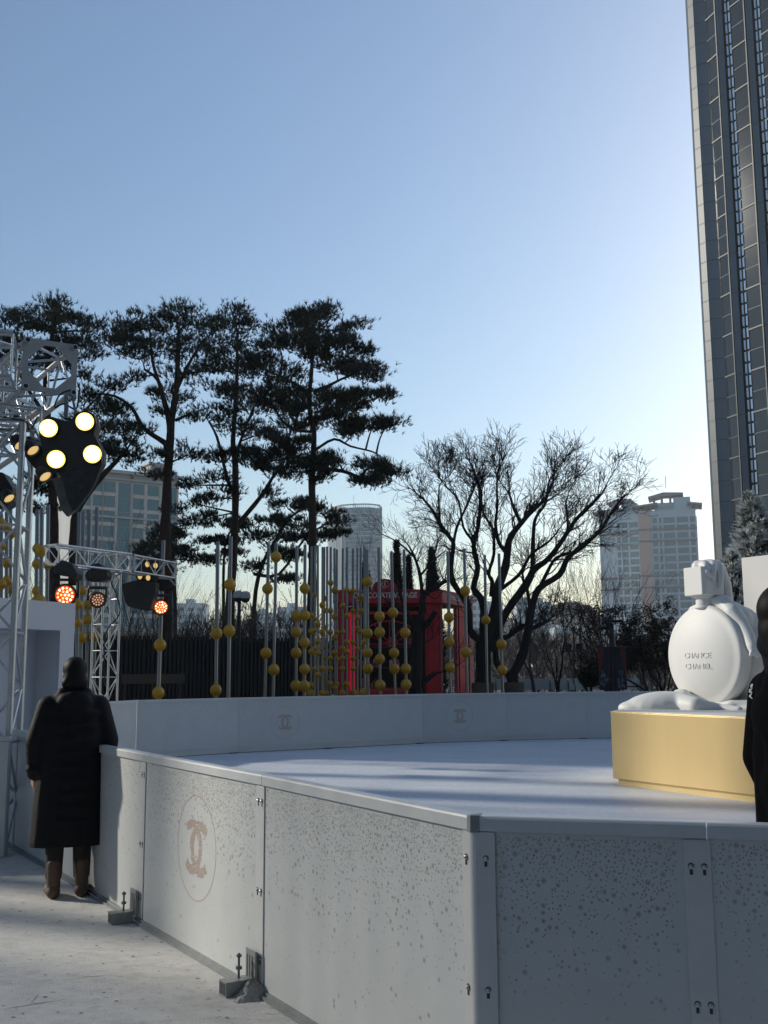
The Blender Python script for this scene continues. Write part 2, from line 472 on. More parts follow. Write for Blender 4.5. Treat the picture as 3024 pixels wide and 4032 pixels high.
# barrier line (outer/top edge), going round the rink
W = [Vector((-3.55, 10.25)), Vector((-2.53, 8.60)), Vector((-1.536, 6.958)), Vector((-0.614, 5.459)), Vector((0.302, 3.875)), Vector((1.067, 3.669)), Vector((1.99, 3.40)), Vector((3.9, 2.85))]
F = [Vector((-4.62, 16.9)), Vector((-5.15, 18.4)), Vector((-4.62, 20.2)), Vector((-2.937, 21.74)), Vector((-1.115, 22.9)), Vector((0.85, 24.3)), Vector((2.82, 25.15)), Vector((4.765, 25.68)), Vector((6.75, 26.0))]
DZ = .055
dk = MB()
dk.prism([(-14, -3, .004), (6, -3, .004), (6, 2.3, .004), (3.9, 2.88, .004), (1.067, 3.70, .004), (.302, 3.91, .004), (-1.536, 6.99, .004), (-3.5, 10.22, .004), (-4.3, 14, .004), (-14, 14, .004)], (0, 0, DZ - .004))
rr = random.Random(12)
def crack(x0, y0, x1, y1, wd):
    a = G(x0, y0, DZ); b = G(x1, y1, DZ); n = 14; d = (b - a); sd = Vector((d.y, -d.x, 0)).normalized()
    L_ = []; R_ = []
    for k in range(n + 1):
        p = a + d * (k / n) + sd * rr.uniform(-.004, .004); w_ = wd * (.25 + .75 * math.sin(PI * min(1, max(0, k / n)))) * rr.uniform(.5, 1.2)
        L_.append(p + sd * w_ + Vector((0, 0, .0015))); R_.append(p - sd * w_ + Vector((0, 0, .0015)))
    for k in range(n): dk.quad(L_[k], R_[k], R_[k + 1], L_[k + 1], 1)
for q_ in ((0, 3976, 285, 3932, .0035), (110, 3645, 265, 3626, .003), (310, 3850, 420, 3842, .003), (340, 3640, 420, 3628, .003), (120, 3955, 150, 3915, .002), (0, 3880, 40, 3876, .002)): crack(*q_)
for k in range(70):      # grit and crumbs trodden into the carpet
    x = rr.uniform(0, 1000); y = rr.uniform(3430, 4030)
    p = G(x, y, DZ)
    if p.x > -1.0 - (p.y - 6) * .55: continue
    r_ = rr.uniform(.004, .013)
    dk.poly([p + Vector((r_ * rr.uniform(.5, 1.3) * math.cos(a_ * PI / 3), r_ * rr.uniform(.5, 1.3) * math.sin(a_ * PI / 3), .0018)) for a_ in range(6)], 1)
M['grit'] = mat("grit", (0.22, 0.215, 0.21), 0.9)
structure(dk, "deck_carpet", [deck_material(), M['grit']], fixn=False)
ic = MB()
ring = [(w.x, w.y, .03) for w in W] + [(9, 6, .03), (10, 26, .03)] + [(f.x, f.y, .03) for f in reversed(F)]
ic.prism(ring, (0, 0, -.024))
structure(ic, "rink_ice", ice_material())

# ------------------------------------------------------------------ barrier panels
def star(mb, o, u, w, r, rot, petals, mi, inner=0.34):
    pts = []
    if petals == 0:
        for k in range(6):
            a = rot + 2 * PI * k / 6
            pts.append(o + u * (r * math.cos(a)) + w * (r * math.sin(a)))
    else:
        for k in range(petals * 2):
            a = rot + PI * k / petals
            rr = r if k % 2 == 0 else r * inner
            a2 = 0.14
            if k % 2 == 0:
                pts.append(o + u * (rr * math.cos(a - a2)) + w * (rr * math.sin(a - a2)))
                pts.append(o + u * (rr * math.cos(a + a2)) + w * (rr * math.sin(a + a2)))
            else:
                pts.append(o + u * (rr * math.cos(a)) + w * (rr * math.sin(a)))
    mb.poly(pts, mi)

def in_cc(x, y):
    # two interlocking letter Cs, unit size about 1 wide and .8 high
    for sx in (-1, 1):
        cx = 0.165 * sx
        dx = (x - cx) * sx; dy = y
        rr = math.hypot(dx, dy * 0.97)
        # C opening towards +sx
        if 0.27 < rr < 0.41 and not (dx > 0 and abs(math.atan2(dy, dx)) < R(47)):
            return True
    return False

def flakes(mb, o, u, w, L, z0, z1, nflk, rnd, detail=True, smin=.004, smax=.013, emblem=None, off=None):
    # o at bottom-left of face, u along, w up
    H = z1 - z0
    grid = {}
    for i in range(nflk):
        t = rnd.random()
        fall = min(rnd.expovariate(1 / 0.135), 0.97) if t < 0.95 else rnd.random() ** 1.35 * 0.97
        y = H * (1 - fall) - .012
        x = rnd.random() * (L - .03) + .015
        if y < .02: continue
        if emblem:
            ex = x - emblem[0]; ey = y - emblem[1]
            if math.hypot(ex, ey) < emblem[2] and rnd.random() < 0.7: continue
        big = rnd.random()
        r = smin + (smax - smin) * big ** 4
        mi = 2 if rnd.random() < 0.35 else 1
        gx, gy = int(x / .024), int(y / .024); bad = False
        for ax_ in (-1, 0, 1):
            for ay_ in (-1, 0, 1):
                for (qx, qy, qr) in grid.get((gx + ax_, gy + ay_), ()):
                    if (qx - x) ** 2 + (qy - y) ** 2 < (qr + r + .0012) ** 2: bad = True
        if bad: continue
        grid.setdefault((gx, gy), []).append((x, y, r))
        pt = o + u * x + w * y + off
        star(mb, pt, u, w, r, rnd.random() * 3, (8 if r > smin + (smax - smin) * .25 else 0) if detail else 0, mi)
    if emblem:
        ex, ey, er, es, nn = emblem
        c = o + u * ex + w * ey + off
        k = 64
        for i in range(k):
            a0 = 2 * PI * i / k; a1 = 2 * PI * (i + 1) / k
            ri, ro = er - .0032 * (es / .36), er + .0032 * (es / .36)
            mb.quad(c + u * ri * math.cos(a0) + w * ri * math.sin(a0), c + u * ro * math.cos(a0) + w * ro * math.sin(a0), c + u * ro * math.cos(a1) + w * ro * math.sin(a1), c + u * ri * math.cos(a1) + w * ri * math.sin(a1), 3)
        n = 0
        st = 0.031 if detail else 0.03
        yy = -.5
        while yy < .5:
            xx = -.7
            while xx < .7:
                jx = xx + rnd.uniform(-.009, .009); jy = yy + rnd.uniform(-.009, .009)
                if in_cc(jx, jy):
                    star(mb, c + u * (jx * es) + w * (jy * es) + off * rnd.random() * .4, u, w, .0175 * es * rnd.uniform(.75, 1.25), rnd.random() * 3, 0, 3)
                xx += st
            yy += st

bolt_proto = None
def bolt(p, u, w, nrm, parent):
    mb = MB()
    # keyhole slot and hex bolt with washer
    pts = []
    for k in range(12):
        a = 2 * PI * k / 12
        pts.append(p + u * (.0105 * math.cos(a)) + w * (.0105 * math.sin(a) + .002) + nrm * .0008)
    mb.poly(pts, 1)
    mb.prism([p + u * .005 + w * -.006 + nrm * .0004, p + u * .005 + w * -.026 + nrm * .0004, p - u * .005 + w * -.026 + nrm * .0004, p - u * .005 + w * -.006 + nrm * .0004], nrm * .0008, 1)
    mb.lathe([(.0085, 0), (.0085, .002), (.0052, .0022), (.0052, .007), (.003, .0085)], p + nrm * .001, nrm, 10, 0)
    return mb.build("bolt", [M['steel'], M['slot']], parent, smooth=True)

def panel(a, b, z0, z1, label, rnd, nflk=900, emblem=None, seam_right=True, plate_w=.088, feet=(), bolts=(.97, .54, .22), near=True, detail=True, inward=None, thick=.03, group="rink barrier panels", rail_m=None, shift=0.0):
    a = Vector((a.x, a.y, 0)); b = Vector((b.x, b.y, 0))
    u = (b - a); L = u.length; u.normalize()
    w = Vector((0, 0, 1))
    nrm = u.cross(w)          # faces the viewer's side for a->b running left to right
    if inward: nrm = nrm * inward
    t = thing("rink_barrier", label, "rink barrier", a, group)
    mb = MB()
    gap = .0008
    face = a + u * gap + nrm * (-.012) + w * z0
    mb.obox(face, u * (L - 2 * gap), -nrm * thick, w * (z1 - z0 - .02), 0)
    flakes(mb, face, u, w, L - 2 * gap - (plate_w if near else 0), z0, z1 - .055, nflk, rnd, detail, emblem=emblem, off=nrm * .0007, smin=.0030 if detail else .004, smax=.0118 if detail else .009)
    bo = mb.build("board", [M['board'], M['flake_grey'], M['flake_tan'], M['flake_logo']], t, fixn=False)
    # top rail: rounded channel over the board
    mb = MB()
    hh = .052
    prof = [(0.0, -hh), (0.004, -hh - .0), (0.004, -.010), (0.0, -.003), (-.006, 0), (-.048, 0), (-.054, -.004), (-.054, -hh)]
    pts = [a + u * .002 + nrm * p[0] + w * (z1 + p[1]) for p in prof]
    mb.prism(pts, u * (L - .004))
    mb.build("top_rail", M['rail'], t, bevel=.0015)
    if near:
        # bottom ledge
        mb = MB()
        mb.obox(a + nrm * .022 + w * (DZ + .001) + u * .001, u * (L - .002), -nrm * .05, w * .014, 0)
        mb.obox(a + nrm * .002 + w * (DZ + .015) + u * .001, u * (L - .002), -nrm * .03, w * (z0 - DZ - .016), 0)
        mb.build("base_rail", M['foot'], t)
        # joint plate
        mb = MB()
        x0 = L - plate_w + .010
        mb.obox(a + u * x0 + nrm * (-.0115) + w * (z0 + .004), u * plate_w, nrm * .0065, w * (z1 - z0 - .062), 0)
        mb.build("joint_plate", M['plate'], t, bevel=.002)
        for bz in bolts:
            for bx in (.26, .74):
                bolt(a + u * (x0 + plate_w * bx) + nrm * (-.0048) + w * bz, u, w, nrm, t)
        for fx in feet:
            mb = MB()
            c = a + u * (fx - .05) + w * (DZ - .004)
            mb.obox(c + nrm * .012 + w * .05 - u * .035, u * .11, nrm * .010, w * .155, 0)
            for sx in (.0, .028, .056):
                mb.obox(c + nrm * .0223 + w * .075 + u * (sx - .022), u * .013, nrm * .0006, w * .105, 1)
            mb.obox(c + nrm * .023 + w * .006 - u * .045, u * .085, nrm * .135, w * .068, 0)
            mb.obox(c + nrm * .1582 + w * .013 - u * .038, u * .071, nrm * .0008, w * .053, 1)
            fb = mb.build("foot_bracket", [M['foot'], M['slot']], t, bevel=.003)
            mb = MB()
            mb.tube([c + nrm * .07 + w * .07 - u * .01, c + nrm * .07 + w * .19 - u * .01], .006, 8)
            mb.lathe([(.016, 0), (.016, .014)], c + nrm * .07 + w * .115 - u * .01, w, 6)
            mb.lathe([(.013, 0), (.013, .012)], c + nrm * .07 + w * .172 - u * .01, w, 6)
            mb.build("threaded_rod", M['steel_dark'], fb, smooth=True)
    else:
        mb = MB()
        mb.obox(a + nrm * .0 + w * (z0 + .10), u * L, nrm * .006, w * .006, 0)
        mb.build("kick_strip", M['plate'], t)
        mb = MB()
        mb.obox(a + u * (L - .22) + nrm * .0 + w * .031, u * .2, nrm * .035, w * .016, 0)
        mb.build("skid_block", M['black'], t)
    return t

rd = random.Random(5)
ZB = .085; ZT = 1.10
panel(W[0], W[1], ZB, ZT, "barrier panel behind the person in the long black coat", rd, 300)
panel(W[1], W[2], ZB, ZT, "barrier panel carrying the standing person's shadow", rd, 2200, feet=(1.86,))
panel(W[2], W[3], ZB, ZT, "near barrier panel with a large ringed double-C emblem facing the deck", rd, 3400, emblem=(.87, .545, .285, .36, 0), feet=(1.72,))
panel(W[3], W[4], ZB, ZT, "long plain snowflake-print barrier panel left of the corner post", rd, 3200, plate_w=.02, bolts=())
panel(W[4], W[5], ZB, ZT, "short dark barrier panel right of the corner post", rd, 1500, plate_w=.088, bolts=(.955, .52, .2))
panel(W[5], W[6], ZB, ZT, "barrier panel below the person in the black jacket at the right edge", rd, 1500, plate_w=.088, bolts=(.955, .52, .2))
panel(W[6], W[7], ZB, ZT, "barrier panel running out of the picture on the right", rd, 300)
# corner post: a bent plate over the joint of two runs
u1 = (W[4] - W[3]).normalized(); u2 = (W[5] - W[4]).normalized()
u1 = Vector((u1.x, u1.y, 0)); u2 = Vector((u2.x, u2.y, 0)); zz = Vector((0, 0, 1))
n1 = u1.cross(zz); n2 = u2.cross(zz)
cpt = Vector((W[4].x, W[4].y, 0))
cp = thing("corner_post", "pale bent corner post where the two near barrier runs meet", "barrier post", cpt)
mb = MB()
th = .0075
def wing(uu, nn, d0, d1):
    return [cpt + uu * d0 + nn * (-.0045), cpt + uu * d1 + nn * (-.0045)]
loop_out = [cpt - u1 * .055 + n1 * (.003), cpt - u1 * .012 + n1 * .003, cpt - u1 * .003 + n1 * .0015 , cpt + u2 * .004 + n2 * .0015, cpt + u2 * .014 + n2 * .003, cpt + u2 * .080 + n2 * .003]
loop_in = [cpt + u2 * .080 - n2 * .010, cpt + u2 * .004 - n2 * .010, cpt - u1 * .055 - n1 * .010]
mb.prism([p + zz * (ZB + .003) for p in loop_out + loop_in], zz * (ZT - ZB - .058))
mb.build("post_plate", M['plate'], cp)
mb = MB()
lo = [cpt - u1 * .020 + n1 * .008, cpt + (n1 + n2).normalized() * .010, cpt + u2 * .028 + n2 * .008, cpt + u2 * .028 - n2 * .056, cpt - u1 * .020 - n1 * .056]
mb.prism([p + zz * (ZT - .056) for p in lo], zz * .0585)
mb.build("rail_joint_cap", M['foot'], cp, bevel=.002)
for bz in (.955, .52, .2):
    bolt(cpt - u1 * .033 + n1 * .0035 + zz * bz, u1, zz, n1, cp)
    bolt(cpt + u2 * .048 + n2 * .0035 + zz * bz, u2, zz, n2, cp)

# far barrier
ZF = .045; ZFT = 1.12
flab = ["far barrier panel at the left curve behind the long coat", "far barrier panel left of the lighting truss foot", "far barrier panel in front of the slatted fence, no emblem",
        "far barrier panel with a faint ringed double-C emblem, left of two", "plain far barrier panel below the dense cluster of yellow balls", "far barrier panel with a ringed double-C emblem in front of the red kiosk", "plain far barrier panel below the big bare tree", "far barrier panel ending behind the gold podium"]
femb = [None, None, None, (1.05, .56, .33, .37, 0), None, (.93, .57, .33, .37, 0), None, None]
# emblem panels: widths 2.2 m or so
for i in range(len(F) - 1):
    panel(F[i], F[i + 1], ZF, ZFT, flab[i], rd, 520, emblem=femb[i], near=False, detail=False)

# white panel at the far left, facing the camera
lp = thing("barrier_gate", "pale blank gate panel at the left edge beyond the coat", "rink gate", (-4.1, 9.45, 0))
mb = MB(); mb.obox((-5.2, 9.45, .06), (1.93, 0, 0), (0, .06, 0), (0, 0, .97)); mb.build("board", M['board'], lp, bevel=.004)
mb = MB(); mb.obox((-5.2, 9.44, 1.032), (1.94, 0, 0), (0, .08, 0), (0, 0, .035)); mb.build("top_rail", M['rail'], lp, bevel=.003)

# sand heap and crumbs by the near foot
def heap(c, r, h, label):
    mb = MB(); n = 28; rings = 8
    rr = random.Random(3)
    ph = [rr.uniform(0, 6) for _ in range(4)]
    mb.v.append((c.x, c.y, c.z + h))
    for j in range(1, rings + 1):
        for k in range(n):
            a = 2 * PI * k / n
            q = j / rings
            rad = r * q * (1 + .16 * math.sin(3 * a + ph[0]) + .08 * math.sin(7 * a + ph[1]))
            z = h * (1 - q) ** 1.25 + .006 * math.sin(9 * a + j) * (q < .95)
            mb.v.append((c.x + rad * math.cos(a), c.y + rad * math.sin(a), c.z + max(0.0, z)))
    for k in range(n):
        mb.f.append((0, 1 + k, 1 + (k + 1) % n)); mb.m.append(0)
        for j in range(rings - 1):
            a = 1 + j * n; mb.f.append((a + k, a + n + k, a + n + (k + 1) % n, a + (k + 1) % n)); mb.m.append(0)
    o = mb.build("sand_heap", M['sand'], None, smooth=True)
    tag(recentre(o, c), label, "sand heap"); return o
hp = G(992, 3922, .055)
heap(Vector((hp.x, hp.y, .056)), .105, .085, "small grey sand heap against the barrier foot nearest the camera")

# ------------------------------------------------------------------ podium and sculpture
nb = Vector((-.88, -.475, 0)).normalized()     # bottle front
sb = Vector((.475, -.88, 0)).normalized()      # to the right, along the front
A = Vector((3.185, 15.33, 0))
pod = thing("display_podium", "brushed gold podium with a recessed plinth under the white bottle sculpture", "podium", A)
poly = [A, Vector((4.84, 12.45, 0)), Vector((6.5, 13.4, 0)), Vector((5.62, 16.75, 0)), Vector((3.67, 16.42, 0))]
def inset(pts, d):
    c = sum(pts, Vector((0, 0, 0))) / len(pts)
    return [p + (c - p).normalized() * d for p in pts]
mb = MB(); mb.prism([p + Vector((0, 0, .118)) for p in poly], (0, 0, .905)); mb.build("body", M['gold'], pod, bevel=.004)
mb = MB(); mb.prism([p + Vector((0, 0, .03)) for p in inset(poly, .075)], (0, 0, .0875)); mb.build("plinth", M['gold'], pod)
mb = MB(); mb.prism([p + Vector((0, 0, 1.0235)) for p in inset(poly, -.008)], (0, 0, .012)); mb.build("edge_trim", M['gold'], pod, bevel=.003)
mb = MB(); mb.prism([p + Vector((0, 0, 1.0357)) for p in inset(poly, .03)], (0, 0, .014)); mb.build("top_slab", M['whiteboard'], pod)

BC = Vector((4.72, 16.0, 1.815))
st = thing("bottle_sculpture", "white sculpture of a figure draped round a giant round perfume bottle", "sculpture", Vector((4.72, 16.0, 1.05)))
RB = .757
mb = MB()
prof = [(.001, .115), (.12, .112), (.25, .100), (.38, .079), (.50, .052), (.60, .020), (.655, .0)]
prof = [(r, h) for r, h in prof] + [(.70, -.004), (.735, -.018), (RB, -.05), (RB, -.19), (.745, -.215), (.70, -.225)]
mb.lathe(list(reversed(prof)), BC, nb, 64)
mb.build("bottle", M['statue'], st, smooth=True)
def dome(r):
    pr = [(0, .115), (.12, .112), (.25, .100), (.38, .079), (.50, .052), (.60, .020), (.655, .0)]
    for (r0, h0), (r1, h1) in zip(pr, pr[1:]):
        if r <= r1: return h0 + (h1 - h0) * (r - r0) / (r1 - r0)
    return 0
for word, dz in (("CHANCE", .005), ("CHANEL", -.155)):
    cu_me = text_mesh(" ".join(word) if False else word, .112, .016)
    xs = [v.co.x for v in cu_me.vertices]; k = .53 / (max(xs) - min(xs))
    for v in cu_me.vertices:
        x, y, z = v.co; x *= k
        yy = y + dz
        p = BC + sb * x + Vector((0, 0, yy)) + nb * (dome(math.hypot(x, yy)) - .008 + z)
        v.co = p - Vector((4.72, 16.0, 1.05))
    cu_me.materials.clear(); cu_me.materials.append(M['statue_letter_shade']); cu_me.name = "lettering"
    o = bpy.data.objects.new("lettering", cu_me); COL.objects.link(o); o.parent = st
bk = BC - nb * .10
mb = MB()
mb.lathe([(.128, 0), (.150, .012), (.150, .03), (.132, .04), (.132, .17)], bk + Vector((0, 0, .70)), (0, 0, 1), 32)
mb.build("bottle_neck", M['statue'], st, smooth=True)
mb = MB()
hw = .222; bv = .045
cc = bk + Vector((0, 0, .70 + .165))
loop = [(-hw + bv, -hw), (hw - bv, -hw), (hw, -hw + bv), (hw, hw - bv), (hw - bv, hw), (-hw + bv, hw), (-hw, hw - bv), (-hw, -hw + bv)]
mb.lathe([(.13, -.02), (.19, .03)], cc, (0, 0, 1), 24)
mb.prism([cc + sb * x - nb * y + Vector((0, 0, .03)) for x, y in loop], (0, 0, .425))
mb.build("bottle_cap", M['statue'], st, bevel=.012)
# figure fused from limbs: hand over the cap, arm down the right side, back, legs at the base
ct = cc + Vector((0, 0, .455))
def q(s, n, z):     # local: s along front to the right, n towards the front, z above podium
    v = BC + sb * s + nb * n; return Vector((v.x, v.y, 1.05 + z))
zc = cc.z + .455 - 1.05
fig = []
# hand and wrist resting on the cap
fig += chain([q(.06, -.50, .95), q(.06, -.46, zc - .25), q(.10, -.34, zc - .04), q(.04, -.20, zc + .035), q(-.10, -.10, zc + .025)], [.13, .11, .10, .105, .10])
fig += chain([q(.06, -.06, zc + .04), q(.17, .02, zc + .01), q(.225, .05, zc - .08), q(.235, .02, zc - .17)], [.075, .05, .040, .030])
fig += chain([q(.10, -.18, zc + .05), q(.21, -.10, zc + .02), q(.245, -.07, zc - .10), q(.24, -.06, zc - .22)], [.08, .05, .042, .032])
fig += chain([q(.12, -.28, zc + .04), q(.23, -.22, zc - .0), q(.25, -.20, zc - .16), q(.24, -.18, zc - .30)], [.08, .055, .05, .04])
# torso leaning on the back of the bottle
fig += [('e', q(.10, -.56, .78), (.40, .70, .76), math.atan2(nb.y, nb.x))]
fig += [('e', q(.12, -.36, 1.25), (.24, .52, .34), math.atan2(nb.y, nb.x))]
# shoulder and arm hanging down the right side of the rim
fig += chain([q(-.10, -.16, 1.53), q(.12, -.16, 1.575), q(.30, -.20, 1.545), q(.46, -.18, 1.40), q(.62, -.20, 1.20), q(.745, -.18, 1.02), q(.83, -.15, .88)], [.05, .085, .115, .125, .105, .10, .085])
fig += chain([q(.83, -.15, .88), q(.855, -.10, .80), q(.85, -.07, .755)], [.06, .035, .028])
fig += chain([q(.85, -.17, .86), q(.90, -.16, .78), q(.905, -.15, .745)], [.06, .04, .03])
fig += chain([q(.86, -.20, .86), q(.93, -.22, .79), q(.95, -.22, .75)], [.055, .036, .03])
fig += chain([q(-.14, -.15, 1.52), q(-.30, -.14, 1.47), q(-.42, -.2, 1.36)], [.05, .06, .07])
# legs folded round the base
def pq(x, y, Y): return P(x, y, Y)
fig += [('e', Vector((4.15, 15.95, 1.07)), (.62, .36, .235), R(-8))]
fig += [('e', Vector((3.80, 16.02, 1.06)), (.36, .26, .13), R(-8))]
fig += chain([Vector((4.45, 16.25, 1.16)), Vector((4.30, 15.75, 1.12)), Vector((4.42, 15.42, 1.10))], [.18, .16, .13])
fig += chain([Vector((4.42, 15.42, 1.09)), Vector((4.75, 15.40, 1.07)), Vector((4.95, 15.15, 1.06))], [.13, .07, .05])
fig += chain([q(.42, .10, .04), q(.62, .10, .05), q(.85, -.05, .04), q(1.0, -.4, .04)], [.06, .09, .08, .10])
fig += [('e', q(.55, -.35, .02), (.5, .75, .12), math.atan2(nb.y, nb.x))]
blob(fig, .022, "draped_figure", M['statue'], st, 6)

wb = thing("white_screen", "tall plain white screen panel standing behind the bottle sculpture", "screen panel", (5.715, 17.0, 0))
d1 = Vector((.54, -.84, 0)).normalized()
mb = MB(); mb.obox((5.715, 17.0, .03), d1 * 3.2, Vector((.84, .54, 0)) * .12, (0, 0, 3.35)); mb.build("panel", M['whiteboard'], wb, bevel=.006)

# ------------------------------------------------------------------ foliage helpers
def tufts(centres, dirs, length, width, n, spread):
    # spiky needle bunches: n triangles each
    N = len(centres)
    c = np.repeat(centres, n, 0); d = np.repeat(dirs, n, 0)
    r = RNG.normal(size=(N * n, 3)) * spread
    d = d + r; d /= np.linalg.norm(d, axis=1, keepdims=True) + 1e-9
    a = RNG.normal(size=(N * n, 3)); s = np.cross(d, a); s /= np.linalg.norm(s, axis=1, keepdims=True) + 1e-9
    L = length * (0.65 + 0.6 * RNG.random((N * n, 1)))
    wd = width * (0.7 + 0.6 * RNG.random((N * n, 1)))
    v = np.empty((N * n, 3, 3))
    v[:, 0] = c - s * wd / 2 - d * L * .15; v[:, 1] = c + s * wd / 2 - d * L * .15; v[:, 2] = c + d * L
    return v.reshape(-1, 3)

def tri_mesh(name, verts, mats, midx, parent):
    o0 = np.array(root_loc(parent)) if parent else np.zeros(3)
    me = bpy.data.meshes.new(name)
    nv = len(verts); nf = nv // 3
    me.vertices.add(nv); me.loops.add(nv); me.polygons.add(nf)
    me.vertices.foreach_set("co", (verts - o0).astype(np.float32).ravel())
    me.loops.foreach_set("vertex_index", np.arange(nv, dtype=np.int32))
    me.polygons.foreach_set("loop_start", np.arange(0, nv, 3, dtype=np.int32))
    me.polygons.foreach_set("loop_total", np.full(nf, 3, dtype=np.int32))
    for m in mats: me.materials.append(m)
    me.polygons.foreach_set("material_index", np.asarray(midx, dtype=np.int32))
    me.update(calc_edges=True)
    o = bpy.data.objects.new(name, me); COL.objects.link(o)
    if parent: o.parent = parent
    return o

def px_path(pts, Y, jit=0.0, rnd=random):
    return [P(x, y, Y + rnd.uniform(-jit, jit)) for x, y in pts]

def interp(path, t):
    n = len(path) - 1; k = min(int(t * n), n - 1); f = t * n - k
    return path[k].lerp(path[k + 1], f)

def smooth_path(path, sub=3):
    out = []
    n = len(path)
    for i in range(n - 1):
        p0 = path[max(i - 1, 0)]; p1 = path[i]; p2 = path[i + 1]; p3 = path[min(i + 2, n - 1)]
        for k in range(sub):
            t = k / sub
            out.append(0.5 * ((2 * p1) + (p2 - p0) * t + (2 * p0 - 5 * p1 + 4 * p2 - p3) * t * t + (3 * p1 - p0 - 3 * p2 + p3) * t ** 3))
    out.append(path[-1])
    return out

def pine(label, Y, trunks, pads, seed, dens=1.0, lit=0.25, tl=.175, bark='bark', group="red pines beyond the fence"):
    rnd = random.Random(seed)
    base = px_path([trunks[0][0][0]], Y)[0]
    t = thing("pine_tree", label, "pine tree", (base.x, base.y, 0), group)
    mb = MB(); paths = []
    for ti, (pts, r0, r1) in enumerate(trunks):
        path = px_path(pts, Y, .25 if ti else .08, rnd)
        if ti == 0: path = [Vector((path[0].x + .03, path[0].y, 0))] + path
        path = smooth_path(path, 3)
        n = len(path)
        rad = [(r0 + (r1 - r0) * k / (n - 1)) * rnd.uniform(.9, 1.1) for k in range(n)]
        mb.tube(path, rad, 9)
        paths.append(path)
    pc = []; pm = []; pd = []
    allp = [p for path in paths for p in path[len(path) // 4:]]
    sc = Y / FPX
    for (x, y, rx, ry) in pads:
        yo = rnd.uniform(-1.0, 1.0) * min(1.3, rx * sc * 1.2)
        c = P(x, y, Y + yo); a = rx * sc; h = ry * sc * 1.15; dpt = a * .85
        near = min(allp, key=lambda p: (p - c).length + max(0, p.z - c.z) * .7)
        mid = near.lerp(c, .55) + Vector((rnd.uniform(-.1, .1), rnd.uniform(-.1, .1), -.05 * (c - near).length + .02))
        if (c - near).length > .15:
            rr = min(.055, .018 + .018 * (c - near).length)
            mb.tube(smooth_path([near, mid, c + Vector((0, 0, -h * .35))], 3), [rr * (1 - .6 * k / 6) for k in range(7)], 5)
        for k in range(max(3, int(a * 5))):
            e = c + Vector((rnd.uniform(-1, 1) * a * .85, rnd.uniform(-1, 1) * dpt * .8, rnd.uniform(-.4, .5) * h))
            s0 = c.lerp(mid, rnd.uniform(0, .3)) + Vector((0, 0, -h * .35))
            mb.tube([s0, s0.lerp(e, .5) + Vector((0, 0, -.03)), e], [.014, .010, .006], 3, cap=False)
        ns = max(5, int(a * 13))
        for k in range(ns):
            an = rnd.uniform(0, 2 * PI); rr = math.sqrt(rnd.random())
            sc_c = np.array([c.x + a * .92 * rr * math.cos(an), c.y + dpt * rr * math.sin(an), c.z + h * (rnd.uniform(-.75, .75)) * math.sqrt(max(0, 1 - rr * rr * .8))])
            sr = rnd.uniform(.12, .26)
            nt_ = int(30 * dens * rnd.uniform(.6, 1.3))
            off = RNG.normal(size=(nt_, 3)) * np.array([sr, sr, sr * .42])
            pts = sc_c + off
            up = np.tile(np.array([math.cos(an) * rr * .8, math.sin(an) * rr * .8, 1.0]), (nt_, 1)) + off * .8
            pc.append(pts); pd.append(up)
            tone = rnd.random()
            pm += [2 if tone < lit * .35 else (1 if tone < lit + .25 else 0)] * nt_  # share of mid and olive tufts, drawn at random per clump
    pc = np.concatenate(pc); pd = np.concatenate(pd); pd /= np.linalg.norm(pd, axis=1, keepdims=True) + 1e-9
    nn = 7
    v = tufts(pc, pd, tl, .027 * Y / 34, nn, .5)
    mb.build("trunk", M[bark], t, smooth=True, fixn=False)
    tri_mesh("crown", v, [M['needle1'], M['needle2'], M['needle3']], np.repeat(np.array(pm), nn), t)
    return t

PA = [(60,1290,90,40),(140,1260,100,50),(220,1240,90,60),(218,1195,30,30),(20,1240,40,30),(300,1260,90,45),(360,1290,70,45),(100,1340,140,35),(260,1320,130,40),(30,1370,90,40),(330,1350,90,30),(340,1400,50,25),(335,1470,55,25),(430,1515,50,28),(350,1560,90,35),(440,1600,90,40),(380,1640,110,50),(470,1690,90,35),(555,1690,45,14),(340,1700,100,40),(480,1770,100,40),(520,1810,60,28),(430,1790,110,40),(150,1420,150,40),(60,1450,100,40),(150,1900,40,40),(140,1930,70,28),(170,2000,50,20),(60,1620,90,40),(20,1540,60,40)]
PB = [(500,1280,80,45),(590,1260,100,50),(700,1225,80,50),(690,1300,130,50),(570,1330,120,45),(490,1350,90,35),(790,1330,100,45),(760,1255,60,36),(850,1295,70,32),(640,1370,120,35),(545,1400,90,30),(780,1400,100,35),(530,1490,55,25),(650,1540,70,25),(720,1480,70,28),(700,1570,50,22),(845,1450,70,36),(650,1620,30,20),(770,1650,55,28),(740,1780,70,28),(650,1790,50,20),(620,1870,50,20),(450,1330,50,25)]
PC = [(930,1225,50,30),(890,1260,80,36),(960,1280,80,36),(880,1330,110,45),(950,1400,110,40),(850,1440,90,35),(970,1460,90,35),(850,1530,100,32),(930,1550,110,38),(1000,1600,90,32),(860,1640,90,34),(950,1680,100,36),(920,1780,90,26),(1020,1700,80,32),(860,1810,50,22),(1000,1790,80,28),(850,1880,60,26),(880,1930,60,26),(830,1950,55,30),(1040,1940,50,24),(830,2030,50,22),(760,1900,50,26),(790,1980,45,20)]
